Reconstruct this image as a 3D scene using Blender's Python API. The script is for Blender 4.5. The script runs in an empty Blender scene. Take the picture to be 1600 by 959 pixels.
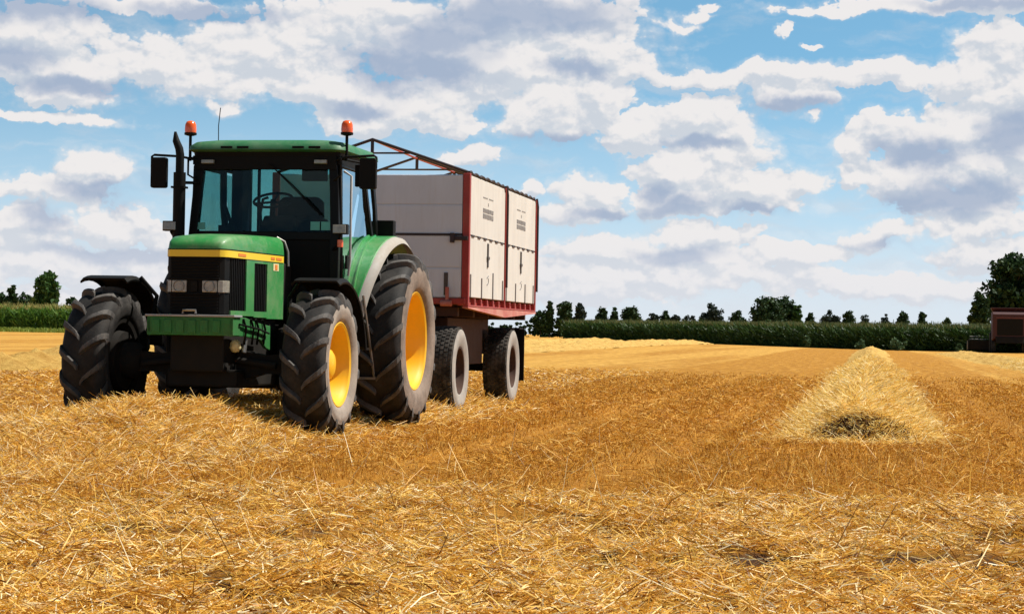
import bpy, math, random
import numpy as np
from mathutils import Vector, Matrix
random.seed(7)
rng = np.random.default_rng(11)
PI = math.pi
scene = bpy.context.scene
COL = scene.collection

# ------------------------------------------------------------------ camera
cam_d = bpy.data.cameras.new('camera')
cam = bpy.data.objects.new('camera', cam_d)
COL.objects.link(cam)
cam_d.sensor_width = 36.0
cam_d.lens = 36.0 * 3200 / 1600
cam_d.clip_start = 0.1
cam_d.clip_end = 8000
CAM_H = 1.0
cam.matrix_world = (Matrix.Translation((0, 0, CAM_H)) @ Matrix.Rotation(PI / 2 + math.atan(41.5 / 3200), 4, 'X')
                    @ Matrix.Rotation(math.radians(1.0), 4, 'Z'))
scene.camera = cam

# ------------------------------------------------------------------ view, sun, sky settings
SUN_AZ, SUN_EL = math.radians(75), math.radians(57)      # azimuth clockwise from +Y
SUN_STRENGTH = 5.0
SKY_STRENGTH = 0.1
scene.view_settings.view_transform = 'Standard'
scene.view_settings.look = 'None'
scene.view_settings.exposure = 0.45
scene.view_settings.gamma = 1.0
scene.view_settings.use_curve_mapping = False
scene.render.engine = 'CYCLES'
scene.cycles.max_bounces = 8
scene.cycles.transparent_max_bounces = 16

sun_d = bpy.data.lights.new('sun', 'SUN')
sun_d.energy = SUN_STRENGTH
sun_d.angle = math.radians(0.5)
sun_d.color = (1.0, 0.95, 0.86)
sun = bpy.data.objects.new('sun', sun_d)
COL.objects.link(sun)
sv = Vector((math.sin(SUN_AZ) * math.cos(SUN_EL), math.cos(SUN_AZ) * math.cos(SUN_EL), math.sin(SUN_EL)))
sun.rotation_euler = sv.to_track_quat('Z', 'Y').to_euler()
sun.location = (30, 10, 60)


class NT:
    """small helper round a node tree"""
    def __init__(self, tree):
        self.t = tree
    def n(self, kind, **kw):
        nd = self.t.nodes.new('ShaderNode' + kind)
        for k, v in kw.items():
            setattr(nd, k, v)
        return nd
    def l(self, a, b):
        self.t.links.new(a, b)
    def put(self, sock, v):
        if hasattr(v, 'bl_idname') or isinstance(v, bpy.types.NodeSocket):
            self.t.links.new(v, sock)
        else:
            sock.default_value = v
    def m(self, op, a, b=None, c=None, clamp=False):
        nd = self.n('Math', operation=op)
        nd.use_clamp = clamp
        for i, v in enumerate((a, b, c)):
            if v is not None:
                self.put(nd.inputs[i], v)
        return nd.outputs[0]
    def v(self, op, a, b=None, c=None):
        nd = self.n('VectorMath', operation=op)
        for i, v in enumerate((a, b, c)):
            if v is not None:
                self.put(nd.inputs[i], v)
        return nd.outputs['Value'] if op in ('LENGTH', 'DOT_PRODUCT') else nd.outputs[0]
    def step(self, x, lo, hi, a=0.0, b=1.0):
        nd = self.n('MapRange', interpolation_type='SMOOTHSTEP')
        self.put(nd.inputs[0], x)
        for i, q in enumerate((lo, hi, a, b)):
            self.put(nd.inputs[1 + i], q)
        return nd.outputs[0]
    def mix(self, f, a, b, blend='MIX'):
        nd = self.n('Mix', data_type='RGBA', blend_type=blend)
        self.put(nd.inputs[0], f)
        for s, q in ((nd.inputs[6], a), (nd.inputs[7], b)):
            self.put(s, q if not isinstance(q, tuple) or len(q) == 4 else (*q, 1))
        return nd.outputs[2]
    def noise(self, vec, scale, detail=4, rough=0.55, lac=2.0):
        nd = self.n('TexNoise')
        if vec is not None:
            self.l(vec, nd.inputs['Vector'])
        nd.inputs['Scale'].default_value = scale
        nd.inputs['Detail'].default_value = detail
        nd.inputs['Roughness'].default_value = rough
        nd.inputs['Lacunarity'].default_value = lac
        return nd.outputs[0]


# ------------------------------------------------------------------ world: Nishita sky with procedural clouds by direction
def photo_dir(px, py):
    """direction (azimuth, elevation) of a cloud seen from the field"""
    d = cam.matrix_world.to_3x3() @ Vector(((px - 800) / 3200, -(py - 479.5) / 3200, -1))
    d.normalize()
    return math.atan2(d.x, d.y), math.asin(d.z)

CLOUDS = [  # centre x, y, half width, half height in thousandths of 1/3.2 rad
    (140, 268, 62, 40), (95, 300, 95, 28), (178, 262, 30, 30),
    (40, 362, 80, 42), (175, 352, 90, 42), (120, 415, 210, 38), (330, 420, 160, 60),
    (80, 184, 120, 10),
    (60, 45, 125, 40), (20, 95, 90, 40), (120, 105, 85, 36), (90, 145, 80, 26),
    (260, 92, 130, 46), (420, 75, 160, 55), (330, 120, 150, 36), (250, 10, 140, 14),
    (560, 30, 160, 50), (680, 70, 150, 62), (830, 30, 190, 60), (930, 85, 110, 52), (780, 110, 130, 50),
    (500, 140, 95, 42), (620, 160, 130, 46), (700, 190, 60, 25), (560, 185, 70, 26),
    (880, 165, 105, 52), (940, 150, 60, 40), (820, 185, 60, 35), (1000, 205, 70, 34),
    (1090, 185, 80, 45), (1070, 160, 30, 22), (1125, 165, 40, 28), (1150, 200, 36, 40),
    (1130, 250, 85, 55), (1060, 270, 75, 42), (1100, 305, 100, 38), (1190, 300, 80, 40), (1255, 280, 36, 26),
    (1040, 315, 60, 30), (920, 300, 75, 30), (900, 330, 90, 22), (830, 292, 16, 18),
    (1200, 118, 240, 20), (1260, 142, 60, 32), (1400, 120, 90, 22), (1215, 150, 50, 26),
    (1560, 90, 75, 62), (1500, 130, 70, 40), (1590, 150, 90, 70), (1510, 200, 90, 50), (1430, 215, 70, 34),
    (1365, 205, 36, 32), (1340, 232, 40, 22), (1560, 260, 110, 50), (1420, 275, 95, 36), (1330, 270, 34, 20),
    (1490, 310, 100, 40), (1390, 362, 55, 22), (1530, 352, 85, 26), (1350, 375, 50, 20), (1560, 395, 120, 30),
    (1090, 372, 110, 26), (1060, 405, 150, 30), (960, 395, 120, 30), (1230, 400, 90, 22), (900, 440, 200, 40),
    (1450, 258, 75, 24), (1590, 228, 60, 40), (1450, 8, 230, 14), (1560, 0, 90, 24), (1060, 34, 40, 9), (1095, 22, 30, 9), (1115, 8, 20, 8), (1230, 46, 11, 15), (1268, 73, 14, 5),
    (738, 246, 44, 22), (1272, 181, 15, 9), (355, 165, 22, 14), (1040, 430, 300, 24), (1440, 450, 260, 24), (200, 470, 260, 24),
]
SHADES = [  # grey undersides
    (640, 104, 95, 34), (655, 98, 120, 40), (615, 116, 70, 26), (780, 30, 130, 36), (870, 20, 110, 30), (690, 60, 90, 30), (1048, 322, 50, 22), (1030, 300, 30, 20),
    (1450, 236, 70, 26), (1500, 300, 110, 32), (1440, 310, 70, 22), (1590, 215, 60, 36), (60, 12, 120, 26), (20, 90, 60, 26),
    (75, 350, 36, 22), (180, 300, 90, 18), (250, 270, 40, 30), (1060, 402, 70, 14), (930, 335, 60, 12), (1540, 6, 120, 12),
    (1250, 165, 70, 14), (560, 165, 60, 16), (120, 135, 110, 16), (330, 20, 120, 14), (860, 215, 90, 14), (1180, 330, 60, 10),
    (200, 400, 120, 16), (1380, 385, 60, 10), (900, 110, 60, 14), (1100, 225, 60, 10),
]
world = bpy.data.worlds.new('World')
scene.world = world
world.use_nodes = True
wt = NT(world.node_tree)
world.node_tree.nodes.clear()
tc = wt.n('TexCoord')
sep = wt.n('SeparateXYZ')
wt.l(tc.outputs['Generated'], sep.inputs[0])
az = wt.m('MULTIPLY', wt.m('ARCTAN2', sep.outputs[0], sep.outputs[1]), 3.2)
el = wt.m('MULTIPLY', wt.m('ARCSINE', sep.outputs[2]), 3.2)
comb = wt.n('CombineXYZ')
wt.l(az, comb.inputs[0]); wt.l(el, comb.inputs[1])
P = comb.outputs[0]
# domain warp gives every cloud an uneven outline
wn = wt.n('TexNoise'); wt.l(P, wn.inputs['Vector'])
wn.inputs['Scale'].default_value = 9; wn.inputs['Detail'].default_value = 5; wn.inputs['Roughness'].default_value = 0.6
warp = wt.v('MULTIPLY', wt.v('SUBTRACT', wn.outputs['Color'], (0.5, 0.5, 0.5)), (0.11, 0.075, 0))
PW = wt.v('ADD', P, warp)

def field(lst, grow=1.0, PW=PW, sm=0.25):
    acc = None
    for cx, cy, rx, ry in lst:
        a, e = photo_dir(cx, cy)
        ir = (1000 / rx / grow, 1000 / ry / grow, 0)
        ln = wt.v('LENGTH', wt.v('MULTIPLY_ADD', PW, ir, (-a * 3.2 * ir[0], -e * 3.2 * ir[1], 0)))
        acc = ln if acc is None else wt.m('SMOOTH_MIN', acc, ln, sm)
    return acc
B = wt.m('SUBTRACT', 1.0, field(CLOUDS, 1.16))
B1 = wt.m('SUBTRACT', 1.0, field(CLOUDS, 1.10, wt.v('ADD', PW, (0.006, 0.020, 0)), 0.12))
B2 = wt.m('SUBTRACT', 1.0, field(CLOUDS, 1.10, PW, 0.12))
D = field(SHADES, 1.25)

def billow(vec):
    sv_ = wt.v('MULTIPLY', vec, (1.0, 1.35, 1.0))
    nz = wt.noise(sv_, 13, 9, 0.6)
    vo = wt.n('TexVoronoi', feature='SMOOTH_F1', voronoi_dimensions='2D')
    wt.l(wt.v('ADD', sv_, wt.v('MULTIPLY', warp, (0.35, 0.35, 0))), vo.inputs['Vector'])
    vo.inputs['Scale'].default_value = 26
    vo.inputs['Detail'].default_value = 3
    vo.inputs['Roughness'].default_value = 0.55
    vo.inputs['Smoothness'].default_value = 0.35
    bl = wt.m('SUBTRACT', 0.5, vo.outputs['Distance'])
    return wt.m('ADD', wt.m('MULTIPLY', wt.m('SUBTRACT', nz, 0.5), 1.1), wt.m('MULTIPLY', bl, 0.75))
h0 = billow(P)
def soft(vec):
    q = wt.v('MULTIPLY', vec, (1.0, 1.5, 1.0))
    return wt.noise(wt.v('ADD', q, wt.v('MULTIPLY', warp, (0.5, 0.5, 0))), 15, 3.5, 0.5)
r0, r1 = soft(P), soft(wt.v('ADD', P, (0.008, 0.014, 0)))
hh = wt.m('ADD', B, wt.m('MULTIPLY', h0, 0.46))
# loose clouds over the rest of the sky, out of the picture
gen = wt.noise(wt.v('MULTIPLY', P, (1.0, 2.2, 1.0)), 1.6, 8, 0.55)
side = wt.step(wt.m('ABSOLUTE', az), 0.95, 1.4)
low = wt.step(el, 1.3, 0.65)
gen = wt.m('MULTIPLY', wt.m('MULTIPLY', wt.step(gen, 0.52, 0.62), side), low)
edge = wt.m('ADD', 0.09, wt.m('MULTIPLY', wt.step(wt.noise(P, 5, 2), 0.40, 0.68), 0.28))
veil = wt.m('MULTIPLY', wt.step(wt.m('ADD', hh, wt.m('MULTIPLY', wt.m('SUBTRACT', r0, 0.5), 0.6)), -0.28, 0.35), 0.55)
dens = wt.m('MAXIMUM', wt.m('MAXIMUM', wt.step(hh, 0.0, edge), veil), gen)
thin = wt.step(wt.noise(wt.v('MULTIPLY', PW, (1.0, 4.5, 1.0)), 3.2, 7, 0.6), 0.46, 0.70)
thin = wt.m('MULTIPLY', wt.m('MULTIPLY', thin, 0.45), low)
dens = wt.m('MAXIMUM', wt.m('MULTIPLY', dens, 0.97), thin)
relief = wt.m('ADD', wt.m('MULTIPLY', wt.m('SUBTRACT', r0, r1), 2.0), wt.m('MULTIPLY', wt.m('SUBTRACT', h0, billow(wt.v('ADD', P, (0.004, 0.008, 0)))), 0.55))
slope = wt.m('MULTIPLY', wt.m('SUBTRACT', B2, B1), 0.95)
lit = wt.m('ADD', wt.m('ADD', 0.63, wt.m('MULTIPLY', wt.m('SUBTRACT', h0, 0.1), 0.28)), wt.m('ADD', relief, slope), clamp=True)
ccol = wt.mix(wt.step(lit, 0.12, 0.85), (0.455, 0.485, 0.53), (0.64, 0.618, 0.61))
grey = wt.step(wt.m('ADD', D, wt.m('MULTIPLY', wt.m('SUBTRACT', r0, 0.5), 0.9)), 1.12, 0.30)
ccol = wt.mix(wt.m('MULTIPLY', grey, 0.78), ccol, (0.235, 0.300, 0.42))
# Nishita sky; the low band is looked up higher on the dome, where the air is bluer
sky = wt.n('TexSky', sky_type='NISHITA')
sky.sun_disc = False
sky.sun_elevation = SUN_EL
sky.sun_rotation = SUN_AZ
sky.altitude = 100
sky.air_density = 1.0
sky.dust_density = 0.3
sky.ozone_density = 2.5
lift = wt.n('CombineXYZ')
wt.l(sep.outputs[0], lift.inputs[0]); wt.l(sep.outputs[1], lift.inputs[1])
wt.l(wt.m('ADD', wt.m('MULTIPLY', wt.m('MAXIMUM', sep.outputs[2], 0.0), 2.6), 0.10), lift.inputs[2])
wt.l(wt.v('NORMALIZE', lift.outputs[0]), sky.inputs['Vector'])
tint = wt.mix(1.0, sky.outputs[0], (0.90, 1.32, 1.16), 'MULTIPLY')
zen = wt.step(el, 0.55, 1.6, 1.0, 0.28)
tint = wt.v('MULTIPLY', tint, wt.v('MULTIPLY', (1, 1, 1), wt.mix(zen, (0, 0, 0), (1, 1, 1))))
tint = wt.v('MULTIPLY', tint, wt.v('ADD', (0, 0, 0), (SKY_STRENGTH, SKY_STRENGTH, SKY_STRENGTH)))
haze_f = wt.step(el, 0.46, -0.02, 0.05, 0.88)
blue = wt.mix(haze_f, tint, (0.50, 0.575, 0.64))
allc = wt.mix(dens, blue, ccol)
allc = wt.mix(wt.m('MULTIPLY', wt.step(el, 0.22, 0.0), 0.6), allc, (0.56, 0.57, 0.61))
bg = wt.n('Background')
wt.l(wt.v('MULTIPLY', allc, (10, 10, 10)), bg.inputs[0])
bg.inputs[1].default_value = SKY_STRENGTH
wo = wt.n('OutputWorld')
wt.l(bg.outputs[0], wo.inputs[0])
world.cycles.sampling_method = 'MANUAL'
world.cycles.sample_map_resolution = 512

# ------------------------------------------------------------------ materials
def new_mat(name):
    m = bpy.data.materials.new(name)
    m.use_nodes = True
    t = NT(m.node_tree)
    bsdf = m.node_tree.nodes['Principled BSDF']
    return m, t, bsdf

def paint(name, col, rough=0.45, metal=0.0, var=0.15, scale=3.0, dust=None, dust_amt=0.3, bump=0.0, bump_scale=60, spec=0.5, coat=0.0):
    m, t, b = new_mat(name)
    tcn = t.n('TexCoord')
    n1 = t.noise(tcn.outputs['Object'], scale, 6, 0.6)
    n2 = t.noise(tcn.outputs['Object'], scale * 9, 4, 0.6)
    dk = tuple(c * (1 - var) for c in col)
    lt = tuple(min(1, c * (1 + var)) for c in col)
    c = t.mix(n1, dk, lt)
    if dust:
        f = t.m('MULTIPLY', t.step(t.m('ADD', t.m('MULTIPLY', n1, 0.7), t.m('MULTIPLY', n2, 0.3)), 0.38, 0.68), dust_amt)
        c = t.mix(f, c, dust)
        t.l(t.m('ADD', rough, t.m('MULTIPLY', f, 0.4), clamp=True), b.inputs['Roughness'])
    else:
        t.l(t.m('ADD', rough - 0.06, t.m('MULTIPLY', n2, 0.12), clamp=True), b.inputs['Roughness'])
    t.l(c, b.inputs['Base Color'])
    b.inputs['Metallic'].default_value = metal
    b.inputs['Specular IOR Level'].default_value = spec
    b.inputs['Coat Weight'].default_value = coat
    if bump:
        bp = t.n('Bump')
        bp.inputs['Strength'].default_value = bump
        bp.inputs['Distance'].default_value = 0.01
        t.l(t.noise(tcn.outputs['Object'], bump_scale, 5, 0.6), bp.inputs['Height'])
        t.l(bp.outputs[0], b.inputs['Normal'])
    return m

DUST = (0.30, 0.22, 0.14)
M = {}
M['green'] = paint('green_paint', (0.022, 0.25, 0.050), 0.38, var=0.18, dust=(0.24, 0.28, 0.15), dust_amt=0.5, bump=0.08, bump_scale=5, coat=0.2)
M['green_roof'] = paint('shaded_roof_green', (0.024, 0.165, 0.060), 0.45, var=0.15, dust=(0.20, 0.26, 0.18), dust_amt=0.35)  # bluer green, darkened to carry the shade of the roof's front
M['green_dark'] = paint('shaded_chassis_green', (0.017, 0.175, 0.034), 0.6, var=0.3, dust=(0.06, 0.05, 0.03), dust_amt=0.5)  # front beam's shade put into a slightly darker tractor green
M['yellow'] = paint('yellow_paint', (0.88, 0.48, 0.004), 0.4, var=0.06, dust=(0.6, 0.36, 0.05), dust_amt=0.35)
M['stripe'] = paint('yellow_decal', (0.85, 0.60, 0.03), 0.4, var=0.05)
M['orange_decal'] = paint('orange_decal', (0.75, 0.22, 0.03), 0.5)
M['cream_decal'] = paint('cream_decal', (0.75, 0.66, 0.35), 0.5)
M['black'] = paint('black_plastic', (0.006, 0.0055, 0.005), 0.6, var=0.3, spec=0.15)
M['black_gloss'] = paint('black_paint', (0.005, 0.005, 0.005), 0.45, spec=0.15)
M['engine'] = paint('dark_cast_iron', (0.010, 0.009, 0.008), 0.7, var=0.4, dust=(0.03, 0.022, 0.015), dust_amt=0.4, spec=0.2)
M['rubber'] = paint('tread_rubber', (0.014, 0.0125, 0.012), 0.66, var=0.3, scale=5, dust=(0.07, 0.062, 0.055), dust_amt=0.5, bump=0.3, bump_scale=90, spec=0.25)
M['lug'] = paint('dusty_lugs', (0.055, 0.050, 0.048), 0.6, var=0.35, scale=7, dust=(0.16, 0.145, 0.13), dust_amt=0.6, bump=0.3, bump_scale=70, spec=0.3)
M['sidewall_brown'] = paint('mud_brown_sidewall', (0.20, 0.155, 0.125), 0.9, var=0.4, scale=5, dust=(0.34, 0.27, 0.22), dust_amt=0.6, bump=0.4, bump_scale=40, spec=0.1)
M['sidewall'] = paint('dusty_sidewall', (0.27, 0.225, 0.19), 0.9, var=0.35, scale=6, dust=(0.40, 0.34, 0.28), dust_amt=0.6, bump=0.3, bump_scale=60, spec=0.15)
M['sidewall_pale'] = paint('pale_dusty_sidewall', (0.34, 0.31, 0.28), 0.85, var=0.25, scale=6, dust=(0.42, 0.38, 0.33), dust_amt=0.6, bump=0.2, spec=0.15)
M['tread_pale'] = paint('dusty_tread', (0.025, 0.022, 0.02), 0.85, var=0.3, scale=6, dust=(0.17, 0.15, 0.13), dust_amt=0.6, spec=0.15)
M['cream'] = paint('cream_fender', (0.36, 0.335, 0.30), 0.6, var=0.15, dust=DUST, dust_amt=0.4)
M['steel'] = paint('worn_steel', (0.30, 0.29, 0.28), 0.4, metal=0.8, var=0.2, dust=DUST, dust_amt=0.3)
M['lamp_glass'] = paint('lamp_glass', (0.26, 0.235, 0.19), 0.12, var=0.8, scale=16, spec=0.8)
M['sticker'] = paint('green_sticker', (0.10, 0.42, 0.34), 0.4, var=0.05)
M['cab_trim'] = paint('cab_trim', (0.007, 0.006, 0.007), 0.7, var=0.2, spec=0.2)
M['blue_trim'] = paint('dark_blue_trim', (0.012, 0.009, 0.028), 0.7, var=0.2, spec=0.2)
M['beacon'] = paint('beacon_orange', (0.90, 0.13, 0.02), 0.2, var=0.1, spec=0.7)
M['red'] = paint('red_chassis_paint', (0.34, 0.028, 0.022), 0.45, var=0.18, dust=(0.35, 0.14, 0.10), dust_amt=0.4)
M['red_pale'] = paint('pale_red_paint', (0.46, 0.12, 0.09), 0.6, var=0.15, dust=(0.55, 0.38, 0.30), dust_amt=0.45)  # paler red than the posts and sill
M['rust'] = paint('rusty_brown_paint', (0.07, 0.032, 0.020), 0.85, var=0.4, dust=(0.05, 0.032, 0.022), dust_amt=0.5)
M['dark_bar'] = paint('dark_bar', (0.035, 0.022, 0.024), 0.6, var=0.3)
M['ink'] = paint('grey_lettering', (0.20, 0.185, 0.18), 0.7, var=0.35, scale=9)
M['ink_dark'] = paint('dark_mark', (0.07, 0.06, 0.055), 0.7, var=0.35, scale=9)
M['combine_red'] = paint('maroon_paint', (0.050, 0.006, 0.008), 0.6, var=0.35, dust=(0.05, 0.022, 0.02), dust_amt=0.4)
M['combine_rim'] = paint('faded_maroon_paint', (0.12, 0.03, 0.03), 0.5, var=0.2)
M['grey_steel'] = paint('pale_steel', (0.36, 0.36, 0.36), 0.6, metal=0.3, var=0.2)


def panel_mat(name, col, dirt=0.45):
    """whitewashed metal boards with streaks, scuffs and thin joints"""
    m, t, b = new_mat(name)
    tcn = t.n('TexCoord')
    n1 = t.noise(t.v('MULTIPLY', tcn.outputs['Object'], (1.5, 1.5, 0.5)), 1.6, 6, 0.62)
    n2 = t.noise(t.v('MULTIPLY', tcn.outputs['Object'], (9, 9, 0.7)), 2.0, 5, 0.7)
    n3 = t.noise(tcn.outputs['Object'], 30, 4, 0.6)
    c = t.mix(t.step(n1, 0.35, 0.7), tuple(x * 0.90 for x in col), col)
    c = t.mix(t.m('MULTIPLY', t.step(n2, 0.52, 0.76), dirt), c, (0.42, 0.34, 0.26))
    c = t.mix(t.m('MULTIPLY', t.step(n3, 0.62, 0.75), 0.25), c, (0.40, 0.33, 0.28))
    t.l(c, b.inputs['Base Color'])
    b.inputs['Roughness'].default_value = 0.6
    b.inputs['Specular IOR Level'].default_value = 0.3
    bp = t.n('Bump'); bp.inputs['Strength'].default_value = 0.15; bp.inputs['Distance'].default_value = 0.01
    t.l(n1, bp.inputs['Height']); t.l(bp.outputs[0], b.inputs['Normal'])
    return m
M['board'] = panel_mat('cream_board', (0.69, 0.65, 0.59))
M['board_front'] = panel_mat('shaded_cream_board', (0.64, 0.71, 0.82), 0.2)  # cream boards cooled to put the front's grey shade into the colour

def glass_mat(name, tint, refl=1.0):
    m, t, b = new_mat(name)
    t.t.nodes.remove(b)
    out = [n for n in t.t.nodes if n.bl_idname == 'ShaderNodeOutputMaterial'][0]
    tr = t.n('BsdfTransparent'); tr.inputs[0].default_value = (*tint, 1)
    gl = t.n('BsdfGlossy'); gl.inputs['Roughness'].default_value = 0.03
    gl.inputs[0].default_value = (0.80, 0.92, 1, 1)
    fr = t.n('Fresnel'); fr.inputs[0].default_value = 1.5
    tcn = t.n('TexCoord')
    bp = t.n('Bump'); bp.inputs['Strength'].default_value = 0.05; bp.inputs['Distance'].default_value = 0.02
    t.l(t.noise(tcn.outputs['Object'], 3, 2), bp.inputs['Height'])
    t.l(bp.outputs[0], gl.inputs['Normal'])
    mx = t.n('MixShader')
    t.l(t.m('MULTIPLY', fr.outputs[0], refl, clamp=True), mx.inputs[0])
    t.l(tr.outputs[0], mx.inputs[1]); t.l(gl.outputs[0], mx.inputs[2])
    t.l(mx.outputs[0], out.inputs[0])
    return m
M['glass'] = glass_mat('green_tinted_glass', (0.58, 0.76, 0.74), 0.3)
M['glass_door'] = glass_mat('door_glass', (0.55, 0.74, 0.76), 2.6)

def ramp_mat(name, stops, rough=0.6, transl=0.0, spec=0.2):
    """leaf-like faces: each loose piece gets its own tone"""
    m, t, b = new_mat(name)
    geo = t.n('NewGeometry')
    cr = t.n('ValToRGB')
    e = cr.color_ramp.elements
    e[0].position, e[0].color = stops[0][0], (*stops[0][1], 1)
    e[1].position, e[1].color = stops[-1][0], (*stops[-1][1], 1)
    for p, c in stops[1:-1]:
        q = e.new(p); q.color = (*c, 1)
    t.l(geo.outputs['Random Per Island'], cr.inputs[0])
    t.l(cr.outputs[0], b.inputs['Base Color'])
    b.inputs['Roughness'].default_value = rough
    b.inputs['Specular IOR Level'].default_value = spec
    if transl:
        out = [n for n in t.t.nodes if n.bl_idname == 'ShaderNodeOutputMaterial'][0]
        tl = t.n('BsdfTranslucent'); t.l(cr.outputs[0], tl.inputs[0])
        mx = t.n('MixShader'); mx.inputs[0].default_value = transl
        t.l(b.outputs[0], mx.inputs[1]); t.l(tl.outputs[0], mx.inputs[2]); t.l(mx.outputs[0], out.inputs[0])
    return m
M['straw'] = ramp_mat('straw', [(0, (0.14, 0.048, 0.008)), (0.18, (0.56, 0.25, 0.026)), (0.45, (0.82, 0.46, 0.062)), (0.75, (0.91, 0.62, 0.15)), (1, (0.96, 0.88, 0.62))], 0.45, 0.25, 0.3)
M['straw_pale'] = ramp_mat('pale_straw', [(0, (0.50, 0.24, 0.03)), (0.3, (0.88, 0.58, 0.12)), (0.7, (0.93, 0.70, 0.24)), (1, (0.96, 0.86, 0.52))], 0.45, 0.32, 0.3)
M['stubble'] = ramp_mat('stubble', [(0, (0.24, 0.085, 0.010)), (0.5, (0.64, 0.30, 0.033)), (0.82, (0.80, 0.45, 0.070)), (1, (0.90, 0.64, 0.22))], 0.6, 0.25, 0.2)
M['straw_shade'] = ramp_mat('shade_straw', [(0, (0.030, 0.011, 0.010)), (0.6, (0.10, 0.034, 0.020)), (0.88, (0.22, 0.085, 0.04)), (1, (0.45, 0.28, 0.15))], 0.7, 0.0, 0.1)  # dark browns that put the windrow end's shade into the straw
M['leaf'] = ramp_mat('tree_leaves', [(0, (0.012, 0.030, 0.010)), (0.6, (0.026, 0.058, 0.018)), (1, (0.05, 0.10, 0.03))], 0.6, 0.15)
M['leaf_blue'] = ramp_mat('bluish_tree_leaves', [(0, (0.012, 0.022, 0.016)), (0.6, (0.024, 0.042, 0.030)), (1, (0.04, 0.065, 0.045))], 0.6, 0.12)
M['leaf_light'] = ramp_mat('light_tree_leaves', [(0, (0.025, 0.065, 0.015)), (0.6, (0.05, 0.12, 0.03)), (1, (0.10, 0.19, 0.05))], 0.6, 0.25)
M['corn'] = ramp_mat('maize_leaves', [(0, (0.018, 0.045, 0.010)), (0.6, (0.035, 0.085, 0.018)), (1, (0.07, 0.13, 0.03))], 0.5, 0.2)
M['corn_sunlit'] = ramp_mat('sunlit_maize_leaves', [(0, (0.05, 0.12, 0.02)), (0.6, (0.09, 0.20, 0.03)), (1, (0.17, 0.28, 0.06))], 0.5, 0.35)  # maize green lightened to put side light into the leaf colour
M['tassel'] = ramp_mat('maize_tassels', [(0, (0.10, 0.13, 0.04)), (1, (0.24, 0.22, 0.09))], 0.7, 0.3)
M['tassel_light'] = ramp_mat('light_maize_tassels', [(0, (0.34, 0.30, 0.09)), (1, (0.55, 0.45, 0.16))], 0.7, 0.3)
M['weed'] = ramp_mat('weed_leaves', [(0, (0.05, 0.10, 0.045)), (1, (0.10, 0.17, 0.075))], 0.6, 0.25)
M['grass'] = ramp_mat('verge_grass', [(0, (0.12, 0.20, 0.03)), (1, (0.30, 0.36, 0.07))], 0.6, 0.3)
M['soil'] = paint('field_soil', (0.035, 0.026, 0.014), 0.95, var=0.3)
M['bark'] = paint('bark', (0.05, 0.04, 0.03), 0.9, var=0.3)

# ------------------------------------------------------------------ mesh helpers
def mesh_obj(name, verts, faces, mat, parent=None, smooth=None, bevel=0.0):
    me = bpy.data.meshes.new(name)
    me.from_pydata([tuple(v) for v in verts], [], faces)
    me.validate()
    me.materials.append(mat)
    o = bpy.data.objects.new(name, me)
    COL.objects.link(o)
    if parent is not None:
        o.parent = parent
    if smooth is not None:
        me.shade_smooth()
        me.set_sharp_from_angle(angle=math.radians(smooth))
    if bevel:
        bv = o.modifiers.new('bevel', 'BEVEL')
        bv.width = bevel; bv.segments = 2; bv.limit_method = 'ANGLE'; bv.angle_limit = math.radians(40)
    return o

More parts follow.
